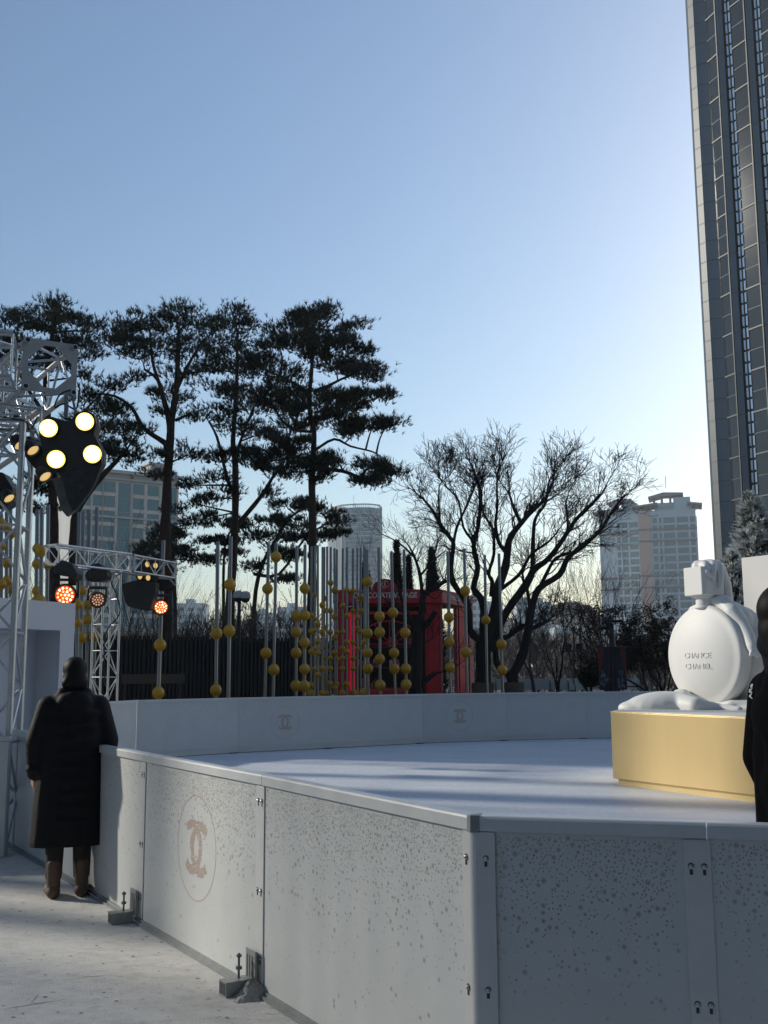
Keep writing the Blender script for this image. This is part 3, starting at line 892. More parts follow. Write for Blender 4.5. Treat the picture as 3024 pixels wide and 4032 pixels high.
PD = [(1170,1260,80,38),(1230,1245,80,38),(1300,1235,55,42),(1370,1290,55,32),(1140,1310,110,42),(1250,1310,130,42),(1340,1330,100,38),(1100,1350,90,32),(1220,1380,140,34),(1390,1390,80,32),(1450,1440,65,30),(1300,1440,110,34),(1430,1480,80,22),(1000,1430,100,32),(1080,1470,110,34),(1150,1540,120,32),(1060,1560,100,28),(1300,1560,90,26),(1440,1560,90,28),(1495,1552,40,16),(1250,1610,110,32),(1100,1620,110,34),(1380,1600,60,18),(1340,1660,100,30),(1470,1660,95,36),(1525,1665,36,16),(1190,1680,90,38),(1120,1720,100,34),(1390,1700,50,18),(1170,1780,70,38),(1080,1800,80,34),(1190,1840,80,38),(1320,1800,50,34),(1300,1830,70,28),(1470,1835,70,26),(1560,1850,55,20),(1450,1900,60,20),(1500,1875,60,22),(1120,1850,90,32),(1010,1830,60,24),(1255,1880,28,20)]
PE = [(1130,1985,80,22),(1220,1990,80,26),(1280,2010,70,34),(1310,2050,55,26),(1080,2050,90,26),(1180,2060,90,30),(1290,2100,55,20),(1330,2100,36,12),(1240,2120,60,20),(1140,2110,80,24),(1020,2110,60,20),(1090,2170,70,20),(1170,2190,60,20),(1120,2280,60,20),(1010,2230,50,20)]
PF = [(640,2090,55,26),(590,2140,55,26),(660,2150,60,26),(600,2190,65,26),(705,2100,36,20),(720,2170,55,24),(760,2050,45,22),(760,2200,40,20),(560,2180,40,20),(640,2230,50,18),(690,2010,40,20)]
PG = [(960,2070,60,26),(865,2060,60,22),(870,2130,60,22),(840,2200,55,22),(900,2180,50,18),(800,2130,40,18),(940,2140,40,18)]
pine("tall pine with the leftmost crown, its trunk behind the big lamp", 32, [([(215,2300),(212,2140),(205,1900),(190,1700),(180,1500),(200,1360),(218,1230)], .20, .05), ([(290,2300),(290,2140),(304,2010),(380,1900),(460,1815),(500,1770)], .17, .04), ([(205,1850),(280,1700),(330,1620)], .07, .03), ([(190,1650),(90,1500),(50,1380)], .07, .03)], PA, 21, dens=.85, lit=.45)
pine("tall pine with a bare curved limb reaching left and a flat crown", 33, [([(655,2400),(650,2114),(655,1990),(660,1873),(670,1728),(675,1656),(694,1535),(699,1439),(705,1300)], .20, .06), ([(672,1700),(665,1656),(648,1584),(622,1497),(569,1454)], .12, .035), ([(655,1760),(648,1743),(564,1685),(521,1608),(453,1560),(376,1550)], .10, .03), ([(690,1656),(752,1627)], .06, .03), ([(622,1497),(600,1420),(590,1300)], .06, .03), ([(694,1535),(740,1440),(790,1350)], .07, .03)], PB, 22, dens=.72, lit=.5)
pine("pine with a forked reddish trunk between two other tall pines", 36, [([(905,2400),(915,2230),(922,2121),(927,1964),(925,1801),(917,1736),(930,1560),(935,1300)], .19, .05), ([(926,1930),(903,1910),(881,1828),(854,1720),(822,1660)], .09, .03), ([(920,2090),(930,2072),(1033,1948),(1082,1866),(1120,1840)], .10, .04), ([(925,1801),(960,1700),(1000,1600)], .06, .03)], PC, 23, dens=.72, lit=.4)
pine("darkest tall pine with tiered branches, right of the other pines", 33, [([(1225,2500),(1230,2230),(1230,2050),(1228,1900),(1232,1800),(1236,1700),(1218,1600),(1225,1480),(1240,1300)], .155, .05), ([(1236,1540),(1290,1520),(1350,1490),(1400,1470)], .06, .03), ([(1225,1560),(1170,1515),(1100,1480)], .06, .03), ([(1245,1770),(1316,1729),(1380,1757),(1465,1778),(1500,1800)], .05, .02), ([(1240,1845),(1350,1855),(1420,1880),(1440,1850),(1500,1830)], .075, .03), ([(1236,1660),(1300,1640),(1370,1600)], .05, .03), ([(1230,1700),(1150,1690),(1100,1640)], .05, .03)], PD, 24, dens=1.25, lit=.08)
pine("smaller olive pine with a leaning trunk beside the blue glass tower", 44, [([(1000,2400),(1030,2230),(1090,2120),(1140,2040),(1200,2000)], .11, .04), ([(1000,2260),(1100,2260),(1200,2120),(1290,2060)], .08, .03)], PE, 25, lit=.6, tl=.17, group="small pines far behind the fence")
pine("small bushy pine in front of the stone hotel", 44, [([(690,2420),(680,2250),(660,2120),(650,2060)], .10, .04)], PF, 26, lit=.55, tl=.17, group="small pines far behind the fence")
pine("small sparse pine low between two red pine trunks", 46, [([(880,2420),(880,2250),(890,2130),(930,2060)], .09, .03)], PG, 27, lit=.4, tl=.17, group="small pines far behind the fence")

# ------------------------------------------------------------------ bare trees
def grow(mb, start, d, L, r, lvl, rnd, maxl, up=.25, bend=.22, split=(2, 3), out=None, minr=.0035, budget=None):
    if budget is not None:
        if budget[0] <= 0: return
        budget[0] -= 1
    n = 4 if lvl < 3 else 3
    pts = [start.copy()]; p = start.copy(); dd = d.copy()
    for k in range(n):
        dd = (dd + Vector((rnd.uniform(-1, 1), rnd.uniform(-1, 1), rnd.uniform(-1, 1))) * bend + Vector((0, 0, up * .25))).normalized()
        p = p + dd * (L / n); pts.append(p.copy())
    r1 = max(minr, r * .55)
    rad = [r + (r1 - r) * k / n for k in range(n + 1)]
    mb.tube(pts, rad, 6 if r > .05 else (4 if r > .015 else 3), cap=False)
    if lvl >= maxl: return
    kids = rnd.randint(*split)
    for k in range(kids):
        t = 1.0 if k == 0 else rnd.uniform(.35, .95)
        q_ = interp(pts, t)
        a = rnd.uniform(.25, .75) * (0.5 if k == 0 else 1)
        axis = dd.orthogonal().normalized(); axis = Quaternion(dd, rnd.uniform(0, 2 * PI)) @ axis
        nd = (Quaternion(axis, a) @ dd + Vector((0, 0, up))).normalized()
        grow(mb, q_, nd, L * rnd.uniform(.6, .85), max(minr, r1 * rnd.uniform(.75, 1.0)), lvl + 1, rnd, maxl, up, bend, split, out, minr, budget)

def bare_tree(label, base, h, seed, r0=.08, stems=1, lean=(0, 0), up=.25, maxl=6, spread=.35, barkm='bark_grey', leaf=None, nleaf=0, first=.35, minr=.004, cat="bare tree", name="bare_tree", group=None, budget=2600, split=(2, 3), bend=.2):
    rnd = random.Random(seed)
    t = thing(name, label, cat, base, group)
    mb = MB()
    for s in range(stems):
        a = rnd.uniform(0, 2 * PI)
        d = Vector((lean[0] + (math.cos(a) * spread if stems > 1 else 0), lean[1] + (math.sin(a) * spread if stems > 1 else 0), 1)).normalized()
        grow(mb, Vector(base), d, h * first, r0, 0, rnd, maxl, up, bend, split, None, minr, [budget // stems])
    zs = max(v[2] for v in mb.v); k = h / (zs - base[2])
    mb.v = [(base[0] + (x - base[0]) * k, base[1] + (y - base[1]) * k, base[2] + (z - base[2]) * k) for x, y, z in mb.v]
    mb.build("trunk", M[barkm], t, smooth=True, fixn=False)
    if leaf:
        arr = np.array(mb.v); zlo = base[2] + h * leaf[2]; zhi = base[2] + h * leaf[3]
        sel = arr[(arr[:, 2] > zlo) & (arr[:, 2] < zhi)]
        idx = RNG.integers(0, len(sel), nleaf)
        c = sel[idx] + RNG.normal(size=(nleaf, 3)) * .06
        d = RNG.normal(size=(nleaf, 3)); d[:, 2] -= .4; d /= np.linalg.norm(d, axis=1, keepdims=True)
        v = tufts(c, d, leaf[4], leaf[4] * .75, 2, .5)
        mi = np.repeat(RNG.choice(len(leaf[1]), nleaf, p=leaf[0]), 2)
        tri_mesh("crown", v, [M[m] for m in leaf[1]], mi, t)
    return t

# the big bare tree, limbs traced at its own distance
def zelkova():
    Y = 33.0; rnd = random.Random(41)
    def z(pts): return [(1500 + x / 1.508, 1600 + y / 1.508) for x, y in pts]
    limbs = [
        (z([(605,1740),(606,1600),(608,1480),(600,1400)]), .27, .22),
        (z([(600,1400),(530,1330),(515,1180),(430,1050),(415,950),(430,820),(410,780),(355,700),(300,610),(240,540),(150,470)]), .13, .02),
        (z([(430,820),(450,720),(500,610),(540,520),(550,490)]), .06, .03),
        (z([(608,1480),(612,1250),(600,1150),(550,1080),(575,960),(550,830),(580,700),(590,500),(560,420),(530,330)]), .15, .025),
        (z([(550,800),(490,720),(460,560),(390,480),(350,420)]), .055, .02),
        (z([(350,690),(345,480),(400,420)]), .04, .02),
        (z([(625,1430),(680,1200),(690,1090),(740,950),(760,800),(810,720),(880,640),(980,540),(1020,440)]), .19, .03),
        (z([(745,860),(700,810),(680,700),(690,600),(690,400),(720,330)]), .08, .02),
        (z([(830,690),(790,610),(760,520),(700,440)]), .07, .025),
        (z([(860,650),(900,600),(990,560),(1080,500)]), .06, .02),
        (z([(640,1450),(740,1230),(860,1060),(910,970),(1000,900),(1100,760),(1160,670),(1240,590),(1310,520),(1370,400)]), .15, .02),
        (z([(900,970),(905,760),(920,660),(980,570),(1000,440),(1080,330)]), .085, .02),
        (z([(690,1100),(820,1000),(890,880),(1000,800),(1080,700)]), .07, .03),
        (z([(655,1130),(660,1040),(640,990),(670,880),(665,730),(610,640),(600,540)]), .085, .025),
        (z([(785,1740),(790,1690),(780,1600)]), .22, .20),
        (z([(780,1600),(850,1450),(880,1280),(900,1180),(940,1080),(1060,1000),(1110,900),(1200,830),(1300,740),(1350,660),(1420,560),(1500,490)]), .16, .02),
        (z([(885,1200),(870,1100),(840,1020),(850,960)]), .07, .03),
        (z([(775,1600),(700,1550),(680,1450),(690,1380),(750,1370),(830,1310),(890,1290)]), .11, .08),
        (z([(870,1330),(960,1290),(1010,1260)]), .08, .06),
        (z([(900,1160),(980,1000),(1040,900),(1150,860),(1250,780)]), .085, .025),
        (z([(1100,760),(1110,680),(1100,560),(1150,440)]), .05, .02),
        (z([(510,1330),(525,1200)]), .09, .08),
    ]
    base = P(*limbs[0][0][0], Y)
    t = thing("zelkova_tree", "biggest bare tree, two thick dark trunks spreading into a wide fan of twigs", "bare tree", (base.x, base.y, 0))
    mb = MB()
    cz = P(2000, 2250, Y)
    for li, (pts, r0, r1) in enumerate(limbs):
        yj = rnd.uniform(-1.3, 1.3) if r0 < .14 else 0
        path = [P(x, y, Y + (yj * k / max(1, len(pts) - 1))) for k, (x, y) in enumerate(pts)]
        if li in (0, 14): path = [Vector((path[0].x, path[0].y, 0))] + path
        if len(path) > 2: path = smooth_path(path, 3)
        n = len(path)
        rad = [(r0 + (r1 - r0) * (k / (n - 1)) ** 1.0) * rnd.uniform(.92, 1.12) * .93 * (1 if k < n - 4 or r1 > .1 else (.9, .75, .6, .45)[k - n + 4]) for k in range(n)]
        mb.tube(path, rad, 8 if r0 > .1 else 6)
        if r1 > .1: continue
        bud = [820]
        start = int(n * (.42 if r0 > .12 else .25))
        for k in range(start, n):
            f = k / (n - 1)
            reps = 1 if f < .55 else 2
            if k == n - 1: reps = 7
            for _ in range(reps):
                if rad[k] > .09 and rnd.random() < .7: continue
                tng = (path[min(k + 1, n - 1)] - path[max(k - 1, 0)]).normalized()
                o_ = (path[k] - cz); o_.z = abs(o_.z); o_.normalize()
                d = (tng * .8 + o_ * .5 + Vector((rnd.uniform(-1, 1), rnd.uniform(-1, 1), rnd.uniform(-.3, 1))) * .75).normalized()
                grow(mb, path[k], d, rnd.uniform(.36, .62), max(.013, rad[k] * .36), 2, rnd, 5, .07, .32, (2, 3), None, .0058, bud)
    mb.build("trunk", M['bark_dark'], t, smooth=True, fixn=False)
    mb = MB()
    for bx, rr, yb in ((1900, .33, 2700), (2024, .30, 2700)):
        b = P(bx, yb, Y)
        prof = []
        for k in range(9): prof.append((rr + .018 * (k % 2), .28 + k * .125))
        mb.lathe(prof, (b.x, b.y - .02, 0), (0, 0, 1), 20)
    mb.build("straw_wrap", M['straw'], t, smooth=True)
zelkova()

def kiosk_tree():
    Y = 31.0; rnd = random.Random(52)
    def z(pts): return [(1300 + x / 2.074, 2050 + y / 2.074) for x, y in pts]
    limbs = [
        (z([(700,1460),(700,1300),(705,1100),(715,900)]), .20, .17),
        (z([(715,900),(745,770),(760,620),(790,590),(870,540),(945,490)]), .11, .05),
        (z([(735,900),(800,830),(860,740)]), .10, .07),
        (z([(690,900),(640,780),(540,700),(450,650)]), .09, .03),
        (z([(690,900),(690,860),(620,730),(570,610),(550,500)]), .06, .025),
        (z([(755,640),(735,450),(690,300),(640,200)]), .075, .025),
        (z([(790,590),(800,420),(860,250),(880,150)]), .05, .02),
        (z([(700,1400),(760,1320),(850,1250)]), .12, .08),
        (z([(850,1250),(940,1228),(1040,1180)]), .03, .012),
        (z([(740,1000),(800,985),(830,965)]), .03, .015),
        (z([(690,300),(560,180),(420,110)]), .035, .012),
        (z([(735,450),(840,330),(950,240)]), .04, .012),
    ]
    base = P(*limbs[0][0][0], Y)
    t = thing("bare_tree", "dark bare tree standing directly before the red kiosk", "bare tree", (base.x, base.y, 0))
    mb = MB(); bud = [1500]
    for li, (pts, r0, r1) in enumerate(limbs):
        path = [P(x, y, Y + rnd.uniform(-.1, .1)) for x, y in pts]
        if li == 0: path = [Vector((path[0].x, path[0].y, 0))] + path
        path = smooth_path(path, 3) if len(path) > 2 else path
        n = len(path)
        rad = [(r0 + (r1 - r0) * k / (n - 1)) * rnd.uniform(.9, 1.1) for k in range(n)]
        mb.tube(path, rad, 8 if r0 > .1 else 6)
        if r1 > .06 or li == 7: continue
        for k in range(n // 2, n):
            for _ in range(2 if k < n - 1 else 4):
                tng = (path[min(k + 1, n - 1)] - path[max(k - 1, 0)]).normalized()
                d = (tng * .7 + Vector((rnd.uniform(-1, 1), rnd.uniform(-1, 1), rnd.uniform(-.5, 1))) * .8).normalized()
                grow(mb, path[k], d, rnd.uniform(.3, .6), max(.007, rad[k] * .35), 2, rnd, 5, .12, .25, (2, 2), None, .004, bud)
    mb.build("trunk", M['bark_dark'], t, smooth=True, fixn=False)
kiosk_tree()

def at0(x, Y):   # ground point under image column x at distance Y
    p = P(x, 2650, Y); return (p.x, p.y, 0)
def hgt(x, y, Y): return P(x, y, Y).z
T = bare_tree
T("thin bare tree with a straight trunk right of the biggest tree", at0(2105, 38), hgt(2130, 2230, 38), 61, .13, maxl=6, first=.42, barkm='bark_grey', group="staked young trees by the railing")
T("low branching bare tree in the gap before the glass railing", at0(2215, 36), hgt(2210, 2290, 36), 62, .11, maxl=6, first=.38, barkm='bark_dark', group="staked young trees by the railing")
T("tall slim bare tree leaning left beside the banner lamp", at0(2350, 38), hgt(2260, 2060, 38), 63, .10, lean=(-.18, 0), maxl=6, first=.42, barkm='bark_grey', up=.18)
T("multi-stemmed bare tree with rusty leaves behind the banner lamp", at0(2425, 36), hgt(2440, 1985, 36), 64, .075, stems=6, spread=.30, maxl=5, first=.36, barkm='bark_dark', up=.16, leaf=([.75, .25], ['leaf_red', 'leaf_brown'], .30, .52, .065), nleaf=2200, budget=3000)
T("dark rounded tree with dry leaves left of the bottle sculpture", at0(2640, 34), hgt(2640, 2345, 34), 65, .085, stems=5, spread=.65, maxl=6, first=.30, barkm='bark_dark', up=.12, leaf=([.7, .1, .2], ['leaf_brown', 'leaf_red', 'leaf_olive'], .42, 1.0, .065), nleaf=11000, budget=3000)
T("small pale twisted sapling by the round hedge", at0(2272, 37), hgt(2280, 2560, 37), 66, .05, maxl=5, first=.45, barkm='bark_pale')
T("fine-twigged bare tree above the kiosk roof", at0(1560, 42), hgt(1580, 1985, 42), 67, .10, maxl=7, first=.34, barkm='bark_grey', budget=2200)
T("bare tree whose twigs cross the blue glass tower", at0(1490, 40), hgt(1440, 2030, 40), 68, .09, lean=(-.15, 0), maxl=6, first=.40, barkm='bark_dark', budget=1600)
T("bare tree with slanting limbs before the stone hotel", at0(540, 40), hgt(560, 1990, 40), 69, .10, lean=(.12, 0), stems=3, spread=.35, maxl=5, first=.45, barkm='bark_grey', budget=900)
T("thin bare tree between the hotel and the lamp flap", at0(400, 42), hgt(410, 1960, 42), 70, .08, stems=2, spread=.25, maxl=5, first=.45, barkm='bark_grey', budget=700)
T("bare whip-like tree seen through the left truss column", at0(150, 40), hgt(140, 2030, 40), 71, .06, stems=3, spread=.3, maxl=5, first=.45, barkm='bark_grey', budget=700)
T("pale bare tree at the edge of the hotel by the pine trunks", at0(790, 44), hgt(800, 2200, 44), 72, .06, stems=3, spread=.3, maxl=5, first=.4, barkm='bark_grey', budget=900)
T("bare tree in the right background behind the railing", at0(2120, 55), hgt(2120, 2420, 55), 73, .09, stems=2, maxl=6, barkm='bark_grey', group="trees behind the glass railing")
T("bare tree behind the railing left of the floodlights", at0(2000, 58), hgt(2000, 2440, 58), 74, .09, stems=2, maxl=6, barkm='bark_grey', group="trees behind the glass railing")
T("feathery bare tree right of the banners, low and pale", at0(2560, 50), hgt(2560, 2520, 50), 75, .06, stems=4, maxl=6, barkm='bark_pale', group="trees behind the glass railing")
shrubs = [(300, "bare shrub behind the white booth", 2440), (560, "bare shrub under the hanging lamp covers", 2390), (640, "bare shrub left of a pine trunk above the bench", 2400), (735, "brown bare shrub above the fence beside the truss end", 2370), (800, "bare shrub above the fence right of the truss", 2350), (865, "bare shrub behind the two leftmost open poles", 2330), (960, "tall bare shrub beside the camera mast", 2300), (1030, "dense bare shrub right of the camera mast", 2320), (1100, "pale bare shrub behind the pole with a high ball", 2330), (1170, "bare shrub at the right end of the fence", 2300), (1250, "bare shrub behind the thickest group of poles", 2340)]
for i, (x, lab, yt) in enumerate(shrubs):
    T(lab, at0(x, 38 + (i % 3)), hgt(x, yt, 38), 80 + i, .035, stems=7, spread=.5, maxl=5, first=.36, barkm=('bark_grey', 'bark_pale', 'twig')[i % 3], cat="bare shrub", name="bare_shrub", group="bare shrubs behind the fence", budget=2200, minr=.008, up=.14, bend=.3)

# conifer spires behind the kiosk
def spire(label, x, ytop, w_px, Y, seed, mats=('cypress', 'needle2'), name="cypress_tree", grp="dark spires behind the kiosk"):
    h = hgt(x, ytop, Y); b = at0(x, Y); w = w_px * Y / FPX
    t = thing(name, label, "conifer", b, grp)
    rnd = random.Random(seed)
    mb = MB(); mb.tube([b, (b[0], b[1], h * .9)], [.09, .02], 7); mb.build("trunk", M['bark_dark'], t, smooth=True)
    n = 2600
    zz = RNG.random(n) ** 1.2; prof = np.minimum(1, (1 - zz) * 1.5) ** .8
    an = RNG.random(n) * 2 * PI; rr = np.sqrt(RNG.random(n)) * w * prof * (1 + .18 * np.sin(an * 3 + zz * 19))
    c = np.stack([b[0] + rr * np.cos(an), b[1] + rr * np.sin(an), .3 + zz * (h - .4)], 1)
    d = np.stack([np.cos(an) * .5, np.sin(an) * .5, np.full(n, .9)], 1); d /= np.linalg.norm(d, axis=1, keepdims=True)
    v = tufts(c, d, .20, .06, 4, .4)
    tri_mesh("crown", v, [M[m] for m in mats], np.repeat((RNG.random(n) < .3).astype(int), 4), t)
spire("tallest dark conifer spire left behind the kiosk sign", 1566, 2125, 34, 41, 1)
spire("slim middle dark conifer behind the kiosk", 1612, 2185, 26, 42, 2)
spire("broad dark conifer right behind the kiosk roof", 1706, 2155, 48, 41, 3)
spire("bushy golden-tinged evergreen behind the round kiosk emblem", 1440, 2215, 40, 40, 4, ('needle2', 'leaf_olive'), "evergreen_shrub", None)

# flocked Christmas trees
def flocked(label, apex, w, seed, n):
    t = thing("frosted_fir", label, "christmas tree", (apex.x, apex.y, 0), "frosted fir trees behind the screen")
    h = apex.z
    mb = MB(); mb.tube([(apex.x, apex.y, 0), (apex.x, apex.y, h * .95)], [.07, .012], 8)
    rnd = random.Random(seed)
    C = []; D = []; Mi = []
    nb_ = n
    for i in range(nb_):
        f = rnd.random() ** .75            # 0 top 1 bottom
        z = h - .05 - f * (h - .35)
        L = w * (f ** .9) * rnd.uniform(.75, 1.12) + .06
        a = rnd.uniform(0, 2 * PI)
        dx = Vector((math.cos(a), math.sin(a), .22 + .5 * (1 - f)))
        p0 = Vector((apex.x, apex.y, z)); p1 = p0 + dx * L
        mb.tube([p0, p1], [.010, .004], 3, cap=False)
        for k in range(7):
            tt = rnd.uniform(.55, 1.04) if k else 1.0
            pp = p0.lerp(p1, tt)
            for s_ in range(2):
                dd = (dx.normalized() + Vector((rnd.uniform(-1, 1), rnd.uniform(-1, 1), rnd.uniform(-.5, .6))) * .75).normalized()
                C.append(pp); D.append(dd)
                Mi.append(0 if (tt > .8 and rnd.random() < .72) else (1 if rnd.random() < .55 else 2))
    C = np.array(C); D = np.array(D)
    v = tufts(C, D, .15, .05, 5, .22)
    mb.build("trunk", M['bark_dark'], t, fixn=False)
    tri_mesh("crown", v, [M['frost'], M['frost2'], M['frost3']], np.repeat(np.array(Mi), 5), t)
    # star-like tip tuft
flocked("tall frosted fir tree in front of the dark glass tower", P(2957, 1950, 22), 1.25, 5, 950)
flocked("shorter frosted fir left of the taller one, beside the bottle cap", P(2872, 2185, 20.5), .80, 6, 520)

# hedge ball
hb = at0(2325, 38); t = thing("round_hedge", "clipped round olive hedge left of the banner lamp", "hedge", hb)
n = 2600; u_ = RNG.normal(size=(n, 3)); u_ /= np.linalg.norm(u_, axis=1, keepdims=True)
rr = .9 + .1 * RNG.random((n, 1)); c = u_ * rr * np.array([.42, .42, .33]) + np.array([hb[0], hb[1], 1.42])
v = tufts(c, u_, .07, .05, 4, .6); tri_mesh("crown", v, [M['hedge1'], M['hedge2']], np.repeat((RNG.random(n) < .45).astype(int), 4), t)
mb = MB()
mb.sphere((hb[0], hb[1], 1.42), .36, 14, 8, 0, (1, 1, .8)); mb.tube([hb, (hb[0], hb[1], 1.3)], [.06, .05], 6)
mb.build("trunk", M['hedge2'], t)

# far woods: a mass nobody could count
n = 20000
yy = 62 + RNG.random(n) * 45; xx = (RNG.random(n) * .86 - .43) * yy
hz = (1.9 + 1.5 * np.sin(xx * .21) * .5 + 1.2 * RNG.random(n)) * yy / 78
c = np.stack([xx, yy, .2 + RNG.random(n) ** .8 * (hz + .8)], 1)
d = RNG.normal(size=(n, 3)) * np.array([.5, .5, .35]); d[:, 2] += .9; d /= np.linalg.norm(d, axis=1, keepdims=True)
v = tufts(c, d, 1.0, .07, 3, .35)
wo = tri_mesh("distant_woods", v, [M['twig'], M['twig2']], np.repeat((RNG.random(n) < .5).astype(int), 3), None)
wo["kind"] = "stuff"; wo["label"] = "grey-brown mass of bare woods beyond the plaza"; wo["category"] = "woods"

# ------------------------------------------------------------------ poles with yellow balls
POLES = []
def c5(xt, yt, xb, balls, Y): POLES.append((800 + xt / 2.074, 2050 + yt / 2.074, 800 + xb / 2.074, [(2050 + b / 2.074, r / 2.074) for b, r in balls], Y))
def c4(xt, yt, xb, balls, Y): POLES.append((xt / 2.074, 2050 + yt / 2.074, xb / 2.074, [(2050 + b / 2.074, r / 2.074) for b, r in balls], Y))
# far left group
c4(10, -60, 8, [(20, 40), (210, 40), (520, 42)], 24); c4(55, -75, 50, [(60, 38), (340, 44), (495, 40)], 25); c4(88, -95, 82, [(110, 38), (555, 40)], 25.5); c4(152, -110, 148, [(85, 40)], 26)
c4(306, -90, 284, [(228, 38), (355, 38), (575, 36), (655, 40)], 24); c4(342, -100, 325, [(250, 45), (655, 42)], 23); c4(395, -130, 372, [(360, 38)], 25)
c4(648, -70, 622, [(685, 42), (833, 40)], 24); c4(682, -75, 655, [(572, 38), (955, 45)], 24.5); c4(727, -90, 705, [(685, 42), (805, 44)], 25); c4(792, -110, 765, [(945, 44)], 25)
c4(1335, 160, 1292, [(1015, 50), (1407, 50)], 23)
c5(120, 170, 103, [(922, 48), (1385, 48)], 25); c5(225, 130, 205, [(523, 50), (901, 50)], 24.5); c5(535, 185, 503, [(557, 45), (1082, 46)], 26.5); c5(597, 180, 572, [(297, 45), (1218, 47)], 26)
c5(765, 205, 757, [(780, 45), (912, 44), (1080, 45), (1348, 46)], 27); c5(832, 195, 826, [(555, 43), (775, 44), (996, 44), (1212, 44), (1352, 46)], 26.5)
S_ = 31
c5(885, 210, 880, [(775, 25), (903, 25), (1071, 26), (1345, 26), (1412, 34)], 30); c5(912, 205, 908, [(608, 20), (800, 20), (900, 22), (1045, 22), (1212, 22)], 32)
c5(936, 200, 937, [(846, 25), (987, 25), (1082, 26), (1260, 25)], 29.5); c5(975, 215, 972, [(690, 26), (912, 26), (1208, 26), (1410, 26)], 30)
c5(991, 215, 988, [(635, 20), (735, 20), (870, 20), (1035, 20), (1125, 20), (1290, 20)], 34); c5(1012, 212, 1008, [(1412, 24)], 31)
c5(1042, 215, 1037, [(508, 24), (735, 24), (910, 24), (1125, 24), (1208, 24), (1333, 26)], 30.5); c5(1073, 225, 1078, [(570, 28), (783, 26), (957, 23), (1078, 26), (1365, 24)], 31)
c5(1092, 235, 1090, [(575, 20), (910, 20), (1130, 20), (1335, 21)], 34); c5(1140, 225, 1135, [(698, 25), (910, 24), (1045, 24), (1125, 24), (1210, 24), (1412, 30)], 31)
c5(1175, 220, 1172, [(568, 24), (775, 24), (990, 24), (1070, 24), (1335, 26)], 30.5); c5(1222, 230, 1225, [(575, 23), (737, 22), (995, 23), (1125, 23), (1208, 23), (1408, 32)], 31)
c5(1260, 225, 1258, [(790, 21), (877, 20), (1047, 21)], 33); c5(1287, 222, 1284, [(628, 26), (738, 26), (908, 25)], 31.5)
c5(1320, 212, 1318, [(908, 22), (990, 26), (1073, 28), (1410, 44)], 29); c5(1338, 235, 1346, [(498, 43), (920, 42), (1080, 40), (1210, 43)], 28.5)
c5(1435, 220, 1445, [(782, 43), (912, 44), (1130, 42), (1345, 45)], 28); c5(1537, 250, 1567, [(752, 43), (1080, 42), (1210, 42)], 28.3); c5(1640, 235, 1658, [(915, 43), (1210, 43), (1340, 44)], 28)
c5(960 + 1037, 250, 982 + 1037, [(790, 42), (992, 43), (1200, 42)], 28.5); c5(1095 + 1037, 228, 1120 + 1037, [(573, 42), (1075, 43)], 28.5)
c5(1262 + 1037, 280, 1282 + 1037, [(812, 38)], 30); c5(1378 + 1037, 268, 1410 + 1037, [(1010, 43), (1222, 43)], 29)
ORD = ["first", "second", "third", "fourth", "fifth", "sixth", "seventh", "eighth", "ninth", "tenth", "eleventh", "twelfth", "thirteenth", "fourteenth", "fifteenth", "sixteenth", "seventeenth", "eighteenth", "nineteenth", "twentieth"]
NUM = ["no", "one", "two", "three", "four", "five", "six"]
CLU = [(0, 4, "behind the left truss column"), (4, 7, "above the white booth"), (7, 11, "between booth and truss foot"), (11, 12, None), (12, 18, "before the dark fence"), (18, 34, "in the dense bunch by the kiosk"), (34, 38, "before the kiosk sign and tree"), (38, 41, "before the biggest bare tree")]
proto_ball = None
for ci, (i0, i1, where) in enumerate(CLU):
    seq = sorted(POLES[i0:i1], key=lambda p: p[0] + p[2])
    for k, (xt, yt, xb, balls, Y) in enumerate(seq):
        xm = (xt + xb) / 2
        top = P(xt, yt, Y); lowp = P(xb, 2745, Y); ax_ = (lowp - top); base = top + ax_ * (top.z / -ax_.z)
        if where is None: lab = "steel pole with two yellow balls rising behind the end of the far truss"
        else: lab = f"pole with {NUM[len(balls)]} yellow ball{'s' if len(balls) > 1 else ''}, {ORD[k]} from left {where}"
        t = thing("ball_pole", lab, "ball pole", base, "steel poles strung with yellow balls")
        small = max(r for _, r in balls) < 17
        pr = (.033 if small else .040) * (1.12 if Y < 25.5 else 1)
        mb = MB(); axu = (top - base).normalized(); Lp = (top - base).length; mb.lathe([(pr, 0), (pr, Lp - .012), (pr * .8, Lp)], base, axu, 14); mb.lathe([(pr * 2.6, 0), (pr * 2.6, .02), (pr * 1.1, .025)], base, (0, 0, 1), 14)
        mb.build("pole", M['pole'], t, smooth=True)
        for (by, br) in balls:
            z = P(xm, by, Y).z; r = br * Y / FPX
            mb = MB(); c = base + axu * (z / axu.z)
            mb.sphere(c, r, 20, 12); mb.lathe([(pr * 1.35, -r * 1.06), (pr * 1.35, r * 1.06)], c, axu, 12)
            mb.lathe([(r * 1.004, -.003), (r * 1.008, 0), (r * 1.004, .003)], c, (1, .3, 0), 24)
            mb.build("ball", M['ball'], t, smooth=True)

